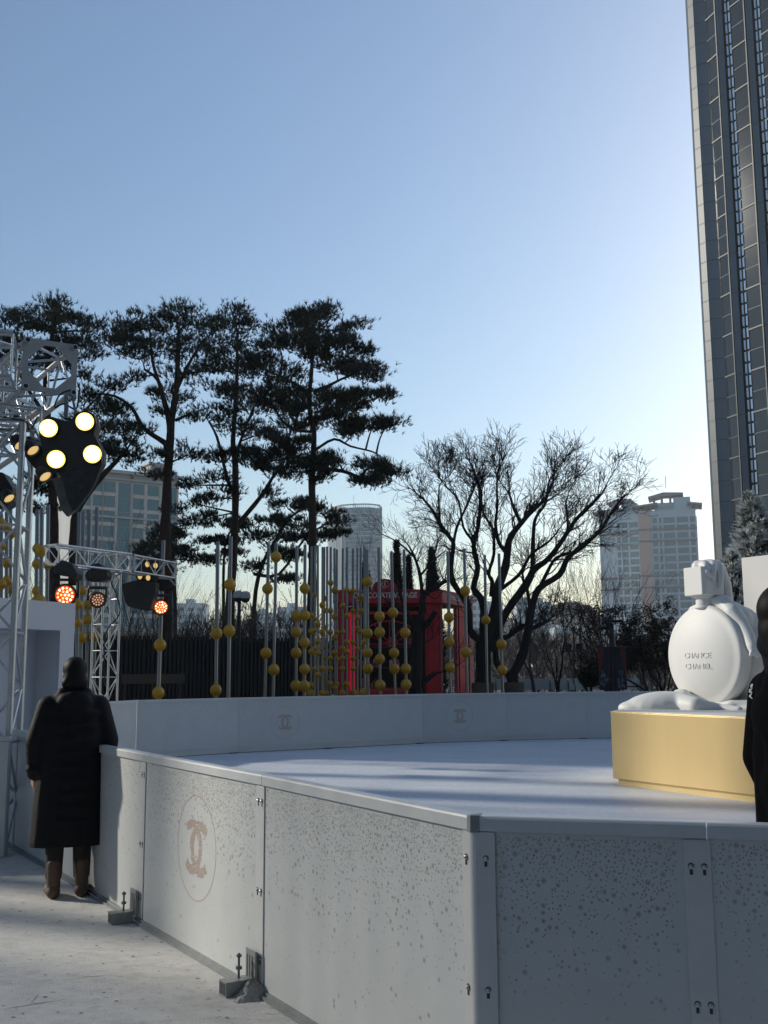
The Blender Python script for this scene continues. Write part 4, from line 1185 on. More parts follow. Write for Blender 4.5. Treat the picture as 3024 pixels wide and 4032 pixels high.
# ------------------------------------------------------------------ slatted fence, bench
fa = P(180, 2505, 28.5); fb = P(1185, 2507, 33.0)
fa.z = fb.z = 0
fd = (fb - fa); FL = fd.length; fd.normalize(); fn = Vector((fd.y, -fd.x, 0))
ft = thing("slatted_fence", "dark brown slatted wooden fence behind the yellow ball poles", "fence", fa)
H_ = P(700, 2507, 30.8).z
mb = MB(); k = 0; s = 0.0
rr = random.Random(9)
while s < FL:
    mb.obox(fa + fd * s + Vector((0, 0, .05)), fd * .085, -fn * .035, (0, 0, H_ - .05 + rr.uniform(-.02, .03)), 0)
    s += .13
mb.build("slat", M['fence'], ft)
mb = MB()
for z in (.5, 1.42, H_ - .18):
    mb.obox(fa - fn * .036 + Vector((0, 0, z)), fd * FL, -fn * .05, (0, 0, .09), 0)
mb.obox(fa - fn * .09 + Vector((0, 0, .0)), fd * FL, -fn * .03, (0, 0, H_ - .12), 0)
mb.build("backing_rail", M['fence'], ft)
b0 = P(480, 2690, 27.2); b1 = P(728, 2690, 28.6)
bd = (b1 - b0); bd.z = 0; BL = bd.length; bd.normalize(); bn = Vector((bd.y, -bd.x, 0))
bt = thing("bench", "brown wooden bench with a plank back against the slatted fence", "bench", (b0.x, b0.y, 0))
zt_ = P(600, 2655, 27.9).z; zb_ = P(600, 2692, 27.9).z
mb = MB(); mb.obox((b0.x, b0.y, zb_), bd * BL, -bn * .05, (0, 0, zt_ - zb_)); mb.build("backrest", M['bench'], bt, bevel=.006)
mb = MB(); mb.obox(Vector((b0.x, b0.y, .78)) + bn * .02, bd * BL, bn * .42, (0, 0, .06)); mb.build("seat", M['bench'], bt, bevel=.006)
for f in (.06, .5, .94):
    mb = MB(); mb.obox(Vector((b0.x, b0.y, 0)) + bd * (BL * f - .03) + bn * .0, bd * .06, bn * .40, (0, 0, .78)); mb.obox(Vector((b0.x, b0.y, .78)) + bd * (BL * f - .03) - bn * .052, bd * .06, -bn * .04, (0, 0, zb_ - .70)); mb.build("leg", M['bench'], bt)

# ------------------------------------------------------------------ red kiosk
KY = 36.0
kx0 = P(1312, 2600, KY).x; kx1 = P(1740, 2600, KY).x
kd = Vector((kx1, KY, 0)); ksv = (P(1858, 2600, 39.2) - P(1740, 2600, KY)); ksv.z = 0
kt = thing("red_kiosk", "red market kiosk with white lettering on its fascia, behind the ball poles", "kiosk", ((kx0 + kx1) / 2, KY, 0))
zt = P(1740, 2322, KY).z; zf = P(1740, 2376, KY).z
def kp(f, z, d=0):   # along the front, height, towards the viewer
    return Vector((kx0 + (kx1 - kx0) * f, KY - d, z))
WK = kx1 - kx0
mb = MB(); mb.prism([kp(0, zf, .25), kp(1, zf, .25), Vector((kx1, KY - .25, zf)) + ksv * 1.05, kp(0, zf, .25) + ksv * 1.05], (0, 0, zt - zf)); mb.build("fascia", [M['red']], kt, bevel=.02)
mb = MB(); mb.prism([kp(1.003, zf + .02, .20) , kp(1.003, zf + .02, .20) + ksv * 1.0, kp(1.003, zt - .03, .20) + ksv * 1.0, kp(1.003, zt - .03, .20)], (.03, -.01, 0)); mb.build("side_sign_board", M['pinkish'], kt)
mb = MB()
ex = P(1517, 2300, KY - .25)
arch = []
for k in range(17):
    a = PI * k / 16; arch.append(Vector((ex.x + .44 * math.cos(a), KY - .27, zt - .02 + .44 * math.sin(a) * .86)))
mb.prism(arch, (0, .12, 0)); mb.build("arch_gable", M['red'], kt)
mb = MB()
ec = Vector((ex.x, KY - .272, P(1516, 2304, KY).z))
for k in range(32):
    a0 = 2 * PI * k / 32; a1 = 2 * PI * (k + 1) / 32
    mb.prism([ec + Vector((r * math.cos(a), 0, r * math.sin(a))) for r, a in ((.105, a0), (.125, a0), (.125, a1), (.105, a1))], (0, -.012, 0))
mb.build("emblem_ring", M['sign_white'], kt)
place_text("L", .19, .006, ec + Vector((0, -.008, 0)), (1, 0, 0), (0, 0, 1), "emblem_letter", M['sign_white'], kt, .004)
sx0 = P(1392, 2350, KY).x; sx1 = P(1642, 2350, KY).x; zs = P(1517, 2347, KY).z
o = place_text("CHOCOLATE VILLAGE", .25, .01, Vector(((sx0 + sx1) / 2, KY - .262, zs)), (1, 0, 0), (0, 0, 1), "lettering", M['sign_white'], kt, .006)
xs = [v.co.x for v in o.data.vertices]; c_ = (max(xs) + min(xs)) / 2; k_ = (sx1 - sx0) / (max(xs) - min(xs))
for v in o.data.vertices: v.co.x = c_ + (v.co.x - c_) * k_
o = place_text("CHOCOLATE VILLAGE", .22, .006, kp(1.003, (zf + zt) / 2, .20) + ksv * .5 + Vector((.042, -.01, 0)), ksv, (0, 0, 1), "side_lettering", M['sign_white'], kt, .005)
# posts
def kpost(x0, x1, ztop, m, nm="pillar", dy=0.0, th_=.35):
    a = P(x0, 2600, KY).x; b = P(x1, 2600, KY).x
    mb = MB(); mb.obox((a, KY - dy, 0), (b - a, 0, 0), (0, th_, 0), (0, 0, ztop)); return mb.build(nm, M[m], kt, bevel=.01)
kpost(1318, 1372, zf, 'red'); kpost(1376, 1398, zf - .25, 'red_glow', "inner_post", .02)
kpost(1682, 1733, zf, 'red'); kpost(1734, 1744, zf, 'pinkish', "corner_trim", .03); kpost(1676, 1681, zf - .3, 'red', "inner_post", .03)
for f, w_, m_ in ((.50, .06, 'pinkish'), (.58, .42, 'red'), (.93, .3, 'pinkish')):
    mb = MB(); p_ = Vector((kx1, KY, 0)) + ksv * f; mb.obox(p_, ksv.normalized() * w_ * 1.6, (-.12, .02, 0), (0, 0, zf)); mb.build("side_post", M[m_], kt)
mb = MB(); mb.obox(kp(.2, zf - .36, .02), (WK * .66, 0, 0), (0, .12, 0), (0, 0, .10)); mb.build("lintel", M['red'], kt)
mb = MB()
for k in range(14):
    a = PI * k / 14; a2 = PI * (k + 1) / 14
    for r in (1.0,):
        cx = kp(.52, zf - 1.35, -.1)
        mb.tube([cx + Vector((1.05 * math.cos(a), 0, .78 * math.sin(a))), cx + Vector((1.05 * math.cos(a2), 0, .78 * math.sin(a2)))], .028, 5)
for k in range(1, 6):
    a = PI * k / 6; mb.tube([cx, cx + Vector((1.05 * math.cos(a), 0, .78 * math.sin(a)))], .018, 5)
mb.tube([cx + Vector((-1.05, 0, 0)), cx + Vector((1.05, 0, 0))], .024, 5)
mb.build("fanlight", M['red'], kt)
mb = MB(); mb.obox(kp(.02, .02, -1.9), (WK * .96, 0, 0), (0, .1, 0), (0, 0, zf)); mb.obox(kp(.16, 0, -.3), (WK * .7, 0, 0), (0, 1.6, 0), (0, 0, .08)); mb.build("back_wall", M['kiosk_dark'], kt)
mb = MB(); mb.obox(kp(.17, .0, .5), (WK * .55, 0, 0), (0, .5, 0), (0, 0, P(1560, 2712, KY - .5).z)); mb.build("counter", M['red'], kt, bevel=.04)
mb = MB()
for z in (1.05, 1.75, 2.45): mb.obox(kp(.2, z, -.9), (WK * .62, 0, 0), (0, .5, 0), (0, 0, .04))
mb.build("shelf", M['goods_brown'], kt)
rr = random.Random(4)
for i in range(26):
    z = (1.09, 1.79, 2.49)[i % 3]; f = .23 + .56 * rr.random(); h = rr.uniform(.14, .34); w_ = rr.uniform(.10, .22)
    mt_ = ('goods_white', 'goods_pink', 'goods_brown', 'goods_white')[rr.randrange(4)]
    p_ = kp(f, z, -.92 - rr.random() * .1)
    mb = MB()
    if i % 2: mb.sphere(p_ + Vector((0, .1, h * .38)), h * .38, 10, 7, 0); mb.sphere(p_ + Vector((0, .08, h * .85)), h * .26, 10, 7, 0)
    else: mb.prism([p_ + Vector((-w_ / 2, 0, 0)), p_ + Vector((w_ / 2, 0, 0)), p_ + Vector((w_ / 2, 0, h * .8)), p_ + Vector((0, 0, h)), p_ + Vector((-w_ / 2, 0, h * .8))], (0, .14, 0))
    o = mb.build("plush_toy" if i % 2 else "gift_bag", M[mt_], None, smooth=bool(i % 2))
    colr = {'goods_white': 'white', 'goods_pink': 'pink', 'goods_brown': 'brown'}[mt_]
    row = ("lower", "middle", "upper")[i % 3]
    side = "left end" if f < .4 else ("right end" if f > .62 else "middle")
    tag(recentre(o, p_), f"{colr} {'stuffed toy' if i % 2 else 'gift bag'} at the {side} of the {row} kiosk shelf", "toy" if i % 2 else "bag", f"{colr} {'toys' if i % 2 else 'bags'} on the {row} kiosk shelf, {side}")

# ------------------------------------------------------------------ CCTV mast
cY = 31.0
cb = at0(938, cY); ct_ = thing("camera_mast", "dark mast with white dome cameras between pine trunk and shrubs", "security camera", cb)
zc_ = P(938, 2325, cY).z
mb = MB(); mb.tube([cb, (cb[0], cb[1], zc_)], .055, 10); mb.build("mast", M['lamp_metal'], ct_, smooth=True)
for (x, y) in ((938, 2345), (966, 2347)):
    p_ = P(x, y, cY - .25)
    mb = MB()
    mb.tube([(cb[0], cb[1], p_.z + .12), (p_.x, p_.y, p_.z + .12), (p_.x, p_.y, p_.z + .06)], .02, 6); ar = mb.build("camera_arm", M['lamp_metal'], ct_)
    mb = MB(); mb.lathe([(.05, .14), (.13, .10), (.155, .0), (.15, -.07)], p_, (0, 0, 1), 18); hs = mb.build("camera_housing", M['cctv_white'], ct_, smooth=True)
    mb = MB(); mb.lathe([(.135, -.07), (.13, -.11), (.09, -.17), (.03, -.195)], p_, (0, 0, 1), 18); mb.build("dome", M['lamp_body'], hs, smooth=True)

# ------------------------------------------------------------------ banner lamp
lY = 30.0
lb = at0(2415, lY); lt = thing("street_lamp", "dark street lamp with two flat heads and a pair of hanging banners", "street lamp", lb)
zl = P(2415, 2447, lY).z
mb = MB(); mb.tube([lb, (lb[0], lb[1], 2.4), (lb[0], lb[1], zl - .05)], [.11, .09, .055], 12); mb.build("post", M['lamp_metal'], lt, smooth=True)
for (xa, xb_, y, dy) in ((2375, 2450, 2447, -.1), (2350, 2408, 2475, .25)):
    p0 = P(xa, y, lY + dy); p1 = P(xb_, y, lY + dy)
    mb = MB(); mb.obox((p0.x, p0.y - .15, p0.z - .03), (p1.x - p0.x, 0, 0), (0, .3, 0), (0, 0, .07))
    hd = mb.build("lamp_head", M['lamp_metal'], lt, bevel=.012)
    mb = MB(); xm_ = p0.x * .35 + p1.x * .65 if dy > 0 else p0.x * .75 + p1.x * .25
    mb.tube([(lb[0], lb[1], p0.z - .45), ((lb[0] + xm_) / 2, (lb[1] + p0.y) / 2, p0.z - .22), (xm_, p0.y, p0.z - .04)], .03, 7); mb.build("bracket", M['lamp_metal'], hd, smooth=True)
for side, (xa, xb_) in (("left", (2352, 2401)), ("right", (2419, 2468))):
    p0 = P(xa, 2550, lY - .05); p1 = P(xb_, 2716, lY - .05)
    w_ = p1.x - p0.x; h_ = p0.z - p1.z
    o_ = Vector((p0.x, lY - .12, p1.z))
    mb = MB()
    mb.obox(o_, (w_, 0, 0), (0, .012, 0), (0, 0, h_), 0)
    # navy curved drape and a pale patchwork in the lower half
    pts = []
    sgn = 1 if side == "left" else -1
    x0 = 1.0 if side == "left" else 0.0
    pts = [o_ + Vector((w_ * x0, -.003, h_)), o_ + Vector((w_ * (x0 - .45 * sgn), -.003, h_))]
    for k in range(9):
        f = k / 8; pts.append(o_ + Vector((w_ * (x0 - sgn * (.45 + .45 * f * f)), -.003, h_ * (1 - .62 * f))))
    pts += [o_ + Vector((w_ * (x0 - .9 * sgn), -.003, 0)), o_ + Vector((w_ * x0, -.003, 0))]
    mb.poly(pts, 1)
    rr = random.Random(8 if sgn > 0 else 9)
    for k in range(22):
        fx = rr.uniform(.12, .8); fz = rr.uniform(.02, .42); ww = rr.uniform(.06, .18); hh_ = rr.uniform(.03, .08)
        q_ = o_ + Vector((w_ * fx, -.0045 - k * .0002, h_ * fz)); mb.poly([q_, q_ + Vector((w_ * ww, 0, 0)), q_ + Vector((w_ * ww, 0, h_ * hh_)), q_ + Vector((0, 0, h_ * hh_))], 2)
    mb.build("banner", [M['banner_red'], M['banner_navy'], M['banner_pale']], lt, fixn=False)
mb = MB(); pa = P(2347, 2549, lY - .05); pb = P(2485, 2551, lY - .05); mb.tube([(pa.x, lY - .08, pa.z), (pb.x, lY - .08, pa.z)], .02, 6); mb.build("banner_arm", M['lamp_metal'], lt)

# floodlight mast
fY = 46
fl = at0(2257, fY); t = thing("floodlight_mast", "pair of square floodlights on thin masts left of the banner lamp", "floodlight", fl)
for x in (2257, 2283):
    p_ = P(x, 2470, fY); mb = MB(); mb.tube([(p_.x, p_.y, 0), (p_.x, p_.y, p_.z)], .04, 6); mb.build("mast", M['lamp_metal'], t)
pa = P(2222, 2565, fY); pb = P(2290, 2565, fY); mb = MB(); mb.tube([(pa.x, fY - .05, pa.z), (pb.x, fY - .05, pa.z)], .03, 6); mb.build("crossbar", M['lamp_metal'], t)
for x in (2236, 2278):
    p_ = P(x, 2548, fY - .2); mb = MB(); mb.obox((p_.x - .13, p_.y, p_.z - .14), (.27, 0, 0), (0, .12, 0), (.02, -.05, .29)); mb.build("floodlight", M['lamp_body'], t, bevel=.01)

# glass railing and planter kerb behind the rink
gY = 39.0
ga = P(1880, 2660, gY); gb_ = P(2520, 2660, gY)
gt = thing("glass_railing", "long pale glass railing with small posts beyond the trees", "railing", (ga.x, gY, 0))
zt2 = P(2150, 2672, gY).z; zb2 = P(2150, 2716, gY).z
npan = 9
for k in range(npan):
    x0 = ga.x + (gb_.x - ga.x) * k / npan; x1 = ga.x + (gb_.x - ga.x) * (k + 1) / npan
    mb = MB(); mb.obox((x0 + .02, gY, max(.05, zb2)), (x1 - x0 - .04, 0, 0), (0, .02, 0), (0, 0, zt2 - max(.05, zb2))); mb.build("glass_pane", M['rail_glass'], gt)
for k in range(npan + 1):
    x0 = ga.x + (gb_.x - ga.x) * k / npan; mb = MB(); mb.obox((x0 - .02, gY - .06, 0), (.04, 0, 0), (0, .05, 0), (0, 0, zt2 - .12)); mb.build("railing_post", M['steel_dark'], gt)
kb = MB(); kb.obox((P(1700, 2700, 34).x, 33.4, 0), (12, 0, 0), (0, .4, 0), (0, 0, .95)); 
structure(kb, "planter_kerb", mat("kerb_brick", (0.10, 0.05, 0.042), 0.85, var=.2, vscale=4), bevel=.01)

# ------------------------------------------------------------------ trusses
def truss(label, p0, p1, side, up, w, h, tr, seg, plates=(True, True), name="lighting_truss", group=None, plate_m='alu_plate', zig=True, loc=None):
    p0 = Vector(p0); p1 = Vector(p1); ax = (p1 - p0); L = ax.length; ax.normalize()
    side = Vector(side).normalized(); up = Vector(up).normalized()
    t = thing(name, label, "stage truss", loc if loc is not None else p0, group)
    cs = [p0 + side * (sx * w / 2) + up * (sy * h / 2) for sx, sy in ((-1, -1), (1, -1), (1, 1), (-1, 1))]
    for c in cs:
        mb = MB(); mb.tube([c, c + ax * L], tr, 12, cap=False)
        mb.lathe([(tr * 1.0, 0), (tr * 1.0, .0015)], c + ax * .004, ax, 12, 0)
        mb.build("chord", M['alu'], t, smooth=True)
    mb = MB()
    n = max(1, int(round(L / seg)))
    for f in range(4):
        a, b = cs[f], cs[(f + 1) % 4]
        for k in range(n):
            s0 = L * k / n; s1 = L * (k + 1) / n
            if (k + f) % 2: mb.tube([a + ax * s0, b + ax * s1], tr * .45, 7)
            else: mb.tube([b + ax * s0, a + ax * s1], tr * .45, 7)
            if k % 2 == 0 or not zig: mb.tube([a + ax * s0, b + ax * s0], tr * .42, 7)
        mb.tube([a + ax * (L - .01), b + ax * (L - .01)], tr * .42, 7)
    mb.build("bracing", M['alu'], t, smooth=True)
    for e, on in enumerate(plates):
        if not on: continue
        o = p0 - ax * .012 if e == 0 else p1
        W2 = w / 2 + tr * 1.1; H2 = h / 2 + tr * 1.1
        ic_ = .56
        mb = MB()
        for sx, sy in ((1, 1), (-1, 1), (-1, -1), (1, -1)):
            # corner web of the plate
            a_ = o + side * (sx * W2) + up * (sy * H2)
            b_ = o + side * (sx * W2 * (1 - 1.0)) + up * (sy * H2)
            loop = [a_, o + side * (sx * W2 * .22) + up * (sy * H2), o + side * (sx * W2 * .22) + up * (sy * H2 * .80), o + side * (sx * W2 * .80) + up * (sy * H2 * .22), o + side * (sx * W2) + up * (sy * H2 * .22)]
            mb.prism(loop, ax * .012)
        mb.obox(o - side * W2 * .22 + up * H2 * .80, side * W2 * .44, up * H2 * .20, ax * .012)
        mb.obox(o - side * W2 * .22 - up * H2, side * W2 * .44, up * H2 * .20, ax * .012)
        mb.obox(o + side * W2 * .80 - up * H2 * .22, side * W2 * .20, up * H2 * .44, ax * .012)
        mb.obox(o - side * W2 - up * H2 * .22, side * W2 * .20, up * H2 * .44, ax * .012)
        pl = mb.build("end_plate", M[plate_m], t)
        mb = MB()
        sg = -1 if e == 0 else 1
        for sx, sy in ((1, 1), (-1, 1), (-1, -1), (1, -1)):
            c = o + side * (sx * w / 2) + up * (sy * h / 2) + ax * (.0 if e == 0 else .012)
            mb.lathe([(tr * .98, 0), (tr * .98, .03 if e == 0 else .03)], c, ax * sg, 14, 0)
            mb.lathe([(tr * .74, 0), (tr * .74, .0315)], c, ax * sg, 14, 1)
        mb.build("tube_end", [M['alu'], M['black']], pl, smooth=True)
    return t

Z3 = Vector((0, 0, 1))
# left column near the camera
c_fr = P(62, 2300, 9.6); c_fr.z = 0
vb = Vector((-.10, .99, 0)).normalized(); vl = Vector((-.99, -.10, 0)).normalized()
cc0 = c_fr + vb * .2 + vl * .2
truss("tall aluminium truss column cut by the left edge of the picture", cc0 + Z3 * .03, cc0 + Z3 * 3.92, -vl, vb, .40, .40, .03, .46, plates=(True, True), loc=(cc0.x, cc0.y, 0), zig=True)
axb = Vector((-.54, .84, 0)).normalized(); sdb = Vector((.84, .54, 0)).normalized()
pe = P(196, 1446, 9.45)
truss("big horizontal box truss above the lit lamps at the left edge", pe, pe + axb * 4.2, sdb, Z3, .43, .43, .028, .42, plates=(True, True))
# second beam: lower chords and sleeve under the big truss
pe2 = P(75, 1660, 9.75)
truss("short lower truss block carrying the big lamps on the left", pe2, pe2 + axb * 2.6, sdb, Z3, .40, .30, .028, .42, plates=(False, True))
pe3 = P(55, 1425, 9.3)
ax3 = Vector((-.80, -.20, 0)).normalized()
truss("truss corner with open tube ends meeting the left frame edge", pe3, pe3 + ax3 * 2.0, Vector((-ax3.y, ax3.x, 0)), Z3, .40, .40, .028, .42, plates=(False, False))

# far truss
t0 = P(207, 2184, 19.2); zt0 = t0.z
t1 = G(487, 2217, zt0); t2 = G(662, 2247, zt0)
a1_ = (t1 - t0).normalized(); s1 = Vector((a1_.y, -a1_.x, 0))
truss("distant lighting truss with a white end plate, three lamps hanging below", t0, t1, s1, Z3, .32, .34, .022, .36, plates=(True, True), plate_m='booth')
a2_ = (t2 - t1).normalized(); s2 = Vector((a2_.y, -a2_.x, 0))
truss("far end of the distant lighting truss, right of its corner block", t1 + a2_ * .12, t2, s2, Z3, .32, .32, .022, .36, plates=(True, True), plate_m='booth')
cl = G(424, 2262, zt0 - .2); dgn = Vector((.72, .69, 0)).normalized(); dg2 = Vector((.69, -.72, 0))
truss("slim truss column standing under the distant lighting truss", (cl.x, cl.y, .02), (cl.x, cl.y, zt0 - .17), dgn, dg2, .37, .37, .022, .50, plates=(False, True), zig=False)

# ------------------------------------------------------------------ stage lights
def disc_lamp(parent, c, ax, r, depth, lens='lens_on', core=True, body='lamp_body', rim=True):
    ax = Vector(ax).normalized()
    mb = MB(); mb.lathe([(r * .55, -depth), (r * .9, -depth * .85), (r * 1.18, -depth * .35), (r * 1.22, .01), (r * 1.08, .012), (r * 1.05, -.01)], c, ax, 24)
    can = mb.build("lamp_can", M[body], parent, smooth=True)
    mb = MB(); mb.lathe([(r * 1.04, -.012), (r * 1.04, -.006), (r * .5, .004), (.001, .006)], c, ax, 28)
    ln = mb.build("lens", M[lens], can, smooth=True)
    if core:
        mb = MB()
        u = ax.cross(Z3).normalized(); w = u.cross(ax)
        pts = [c + ax * .012 + u * (r * .42 * math.cos(a)) + w * (r * .42 * math.sin(a)) for a in [PI + PI * k / 10 for k in range(11)]]
        mb.tube(pts, r * .07, 6); mb.build("filament", M['lens_core'], can)
    if rim:
        mb = MB(); 
        for k in range(28):
            u = ax.cross(Z3).normalized(); w = u.cross(ax)
            a0 = 2 * PI * k / 28; a1 = 2 * PI * (k + 1) / 28
            mb.quad(*[c + ax * .0125 + u * (rr_ * math.cos(a)) + w * (rr_ * math.sin(a)) for rr_, a in ((r * 1.03, a0), (r * 1.2, a0), (r * 1.2, a1), (r * 1.03, a1))])
        mb.build("lens_rim", M['lens_rim'], can, fixn=False)
    return can

BY = 9.2
bc = P(275, 1735, BY)
bl = thing("blinder_light", "large four-lamp floodlight, all lamps lit, hanging from the left truss", "stage light", bc)
fx = (EYE + Vector((1.5, 0, -.2)) - bc).normalized()
lam = [(190, 1686), (333, 1660), (363, 1788), (220, 1808)]
pts = [(150,1690),(165,1650),(205,1640),(240,1652),(275,1658),(300,1625),(335,1612),(370,1630),(380,1670),(369,1710),(385,1740),(402,1775),(400,1820),(380,1850),(330,1850),(262,1858),(215,1862),(180,1820),(160,1750)]
mb = MB(); mb.prism([P(x, y, BY + .03) for x, y in pts], (0, .16, 0)); mb.build("housing", M['lamp_body'], bl, bevel=.008)
for x, y in lam: disc_lamp(bl, P(x, y, BY - .03), fx, .0655, .10)
pts = [(232,1862),(400,1826),(382,1880),(350,1940),(300,2005),(285,2012),(262,1960),(250,1900)]
mb = MB(); mb.prism([P(x, y, BY + .02) for x, y in pts], (.0, .05, 0)); mb.build("rain_flap", M['cover'], bl)
pts = [(205,1885),(252,1885),(285,1975),(240,2003)]
mb = MB(); mb.prism([P(x, y, BY + .04) for x, y in pts], (.0, .05, 0)); mb.build("grey_sleeve", M['flap'], bl)
pts = [(236,2002),(270,1962),(305,1988),(300,2006),(262,2032)]
mb = MB(); mb.prism([P(x, y, BY + .03) for x, y in pts], (.0, .06, 0)); mb.build("sleeve_end", M['flap'], bl)
pts = smooth_path([P(x, y, BY + .01) for x, y in ((335,1608),(376,1628),(386,1670),(374,1710),(392,1738),(409,1776),(406,1822),(386,1884),(352,1946),(300,2012))], 3)
mb = MB(); mb.tube(pts, .006, 6); mb.build("clear_cover_edge", M['flap'], bl, smooth=True)
mb = MB(); mb.tube([P(260, 1650, BY + .1), P(262, 1560, BY + .2)], .02, 8); mb.tube([P(300, 1640, BY + .1), P(285, 1560, BY + .2)], .012, 6); mb.build("clamp", M['steel_dark'], bl)

b2 = thing("blinder_light", "side-on dark floodlight with dim amber lamps beside the lit one", "stage light", P(125, 1800, 9.75))
ax2 = Vector((.62, -.35, -.70))
mb = MB(); mb.prism([P(x, y, 9.75) for x, y in ((60,1735),(110,1715),(165,1760),(230,1800),(225,1880),(190,1890),(140,1850),(90,1790))], (.05, .2, .02)); mb.build("housing", M['lamp_body'], b2, bevel=.01)
for x, y in ((80, 1752), (130, 1773), (178, 1876)): disc_lamp(b2, P(x, y, 9.66), ax2, .055, .12, 'lens_dim', False, rim=False)
b3 = thing("blinder_light", "black lamp half hidden by the left truss column, one amber lens showing", "stage light", P(20, 1930, 9.9))
mb = MB(); mb.prism([P(x, y, 9.9) for x, y in ((-60,1850),(10,1860),(48,1920),(50,1975),(10,2000),(-60,1990))], (0, .2, 0)); mb.build("housing", M['lamp_body'], b3, bevel=.01)
disc_lamp(b3, P(36, 1962, 9.82), ax2, .05, .1, 'lens_dim', False, rim=False)

def led_wash(label, x, y, rpx, Y, ax, bed, hot, cov, seed):
    c = P(x, y, Y); r = rpx * Y / FPX; ax = Vector(ax).normalized()
    u = ax.cross(Z3).normalized(); w = u.cross(ax)
    t = thing("stage_light", label, "stage light", c, None)
    mb = MB(); mb.lathe([(r * .6, -.30), (r * 1.05, -.26), (r * 1.25, -.10), (r * 1.3, .02), (r * 1.08, .02), (r * 1.06, -.005)], c, ax, 26); hd = mb.build("lamp_head", M['lamp_body'], t, smooth=True)
    mb = MB(); mb.lathe([(r * 1.05, -.012), (r * 1.05, -.002), (.001, 0.0)], c, ax, 26); mb.build("lens", M[bed], hd)
    dots = [(0, 0)] + [(.42, k * PI / 3) for k in range(6)] + [(.80, k * PI / 6 + .2) for k in range(12)]
    rr = random.Random(seed)
    for i, (dr, da) in enumerate(dots):
        mb = MB(); mb.sphere(c + ax * .004 + u * (r * dr * math.cos(da)) + w * (r * dr * math.sin(da)), r * .13, 8, 6, 0); mb.build("led", M[hot[0] if rr.random() < .6 else hot[1]], hd, smooth=True)
    # yoke arms
    mb = MB(); q0 = c - ax * .12
    for sgn in (-1, 1):
        mb.obox(q0 + u * (sgn * r * 1.42 - .02) - w * r * .3 - ax * .04, u * .04, w * (r * 1.9), ax * .08)
    mb.obox(q0 - u * r * 1.42 + w * r * 1.55 - ax * .05, u * (r * 2.84), w * .05, ax * .10)
    mb.build("yoke", M['lamp_body'], t, bevel=.008)
    # fabric rain cover: an uneven hood
    mb = MB()
    cpts = [P(px_, py_, Y) for px_, py_ in cov]
    mb.prism([p + Vector((0, -.10, 0)) for p in cpts], (0, .34, 0)); o = mb.build("rain_cover", M['cover'], t, bevel=.03)
    sd = o.modifiers.new("s", 'SUBSURF'); sd.levels = 0; sd.render_levels = 0
    pt = P((cov[0][0] + cov[2][0]) / 2, min(p[1] for p in cov), Y)
    mb = MB(); mb.tube([pt + Vector((0, .1, -.1)), (pt.x, pt.y + .1, zt0 - .14)], .022, 8); mb.build("hook_clamp", M['steel_dark'], t)
    return t
dn = (EYE + Vector((.3, 0, -.3)))
led_wash("LED wash light glowing orange-red, first under the far truss", 256, 2343, 35, 19.0, dn - P(256, 2343, 19), 'led_bed', ('led_hot', 'led_orange'), [(216,2232),(250,2205),(290,2222),(312,2262),(308,2285),(262,2268),(222,2262)], 1)
led_wash("LED wash light glowing faintly, second under the far truss", 385, 2362, 25, 20.3, Vector((.45, -.80, -.25)), 'led_bed_dim', ('led_dim', 'led_dim'), [(336,2262),(360,2222),(395,2218),(428,2250),(430,2275),(400,2290),(345,2288)], 2)
led_wash("LED wash light with orange dots hanging at the far truss end", 634, 2391, 25, 22.5, Vector((.30, -.90, -.20)), 'led_bed', ('led_orange', 'led_hot'), [(600,2290),(630,2270),(665,2278),(690,2305),(668,2325),(625,2326),(606,2318)], 3)
sb_ = thing("blinder_light", "small four-lamp floodlight with amber oval lamps on the far truss", "stage light", P(580, 2245, 21.6))
mb = MB(); mb.prism([P(x, y, 21.7) for x, y in ((545,2205),(590,2195),(625,2205),(628,2240),(605,2290),(540,2285),(532,2255))], (0, .3, 0)); mb.build("housing", M['lamp_body'], sb_, bevel=.015)
for x, y in ((580, 2222), (612, 2227), (551, 2270), (583, 2275)): disc_lamp(sb_, P(x, y, 21.62), (.75, -.72, -.05), .055, .1, 'lens_dim', False, rim=False)
mb = MB(); mb.prism([P(x, y, 21.6) for x, y in ((535,2284),(614,2292),(612,2330),(590,2398),(560,2402),(510,2390))], (0, .35, 0)); mb.build("black_flap", M['cover'], sb_, bevel=.01)
mb = MB(); mb.prism([P(x, y, 21.65) for x, y in ((478,2300),(534,2284),(528,2330),(508,2390),(490,2370))], (0, .3, 0)); mb.build("side_flap", M['cover'], sb_, bevel=.01)
mb = MB(); mb.tube([P(590, 2205, 21.8), P(590, 2185, 21.8)], .03, 7); mb.build("hook_clamp", M['steel_dark'], sb_)
# cables along the trusses
def cable(label, pts, Y, r=.010):
    mb = MB(); mb.tube(smooth_path([P(x, y, Y + d) for x, y, d in pts], 4), r, 6); o = mb.build("cable", M['black'], None, smooth=True)
    tag(recentre(o, P(pts[0][0], pts[0][1], Y)), label, "cable")
cable("black cable looping from the big truss to the lit floodlight", [(310,1545,0),(300,1610,-.02),(250,1590,-.05),(215,1605,-.02),(235,1555,0),(280,1535,0)], 9.4, .008)
cable("thin black cable drooping under the lower left truss", [(0,1640,0),(60,1650,-.05),(100,1660,-.05),(120,1690,-.02),(150,1640,0)], 9.6, .007)
cable("black cable hanging down the distant truss column", [(430,2250,0),(440,2300,-.1),(462,2350,-.1),(470,2420,-.05),(415,2500,0),(412,2700,0)], 20.6, .014)

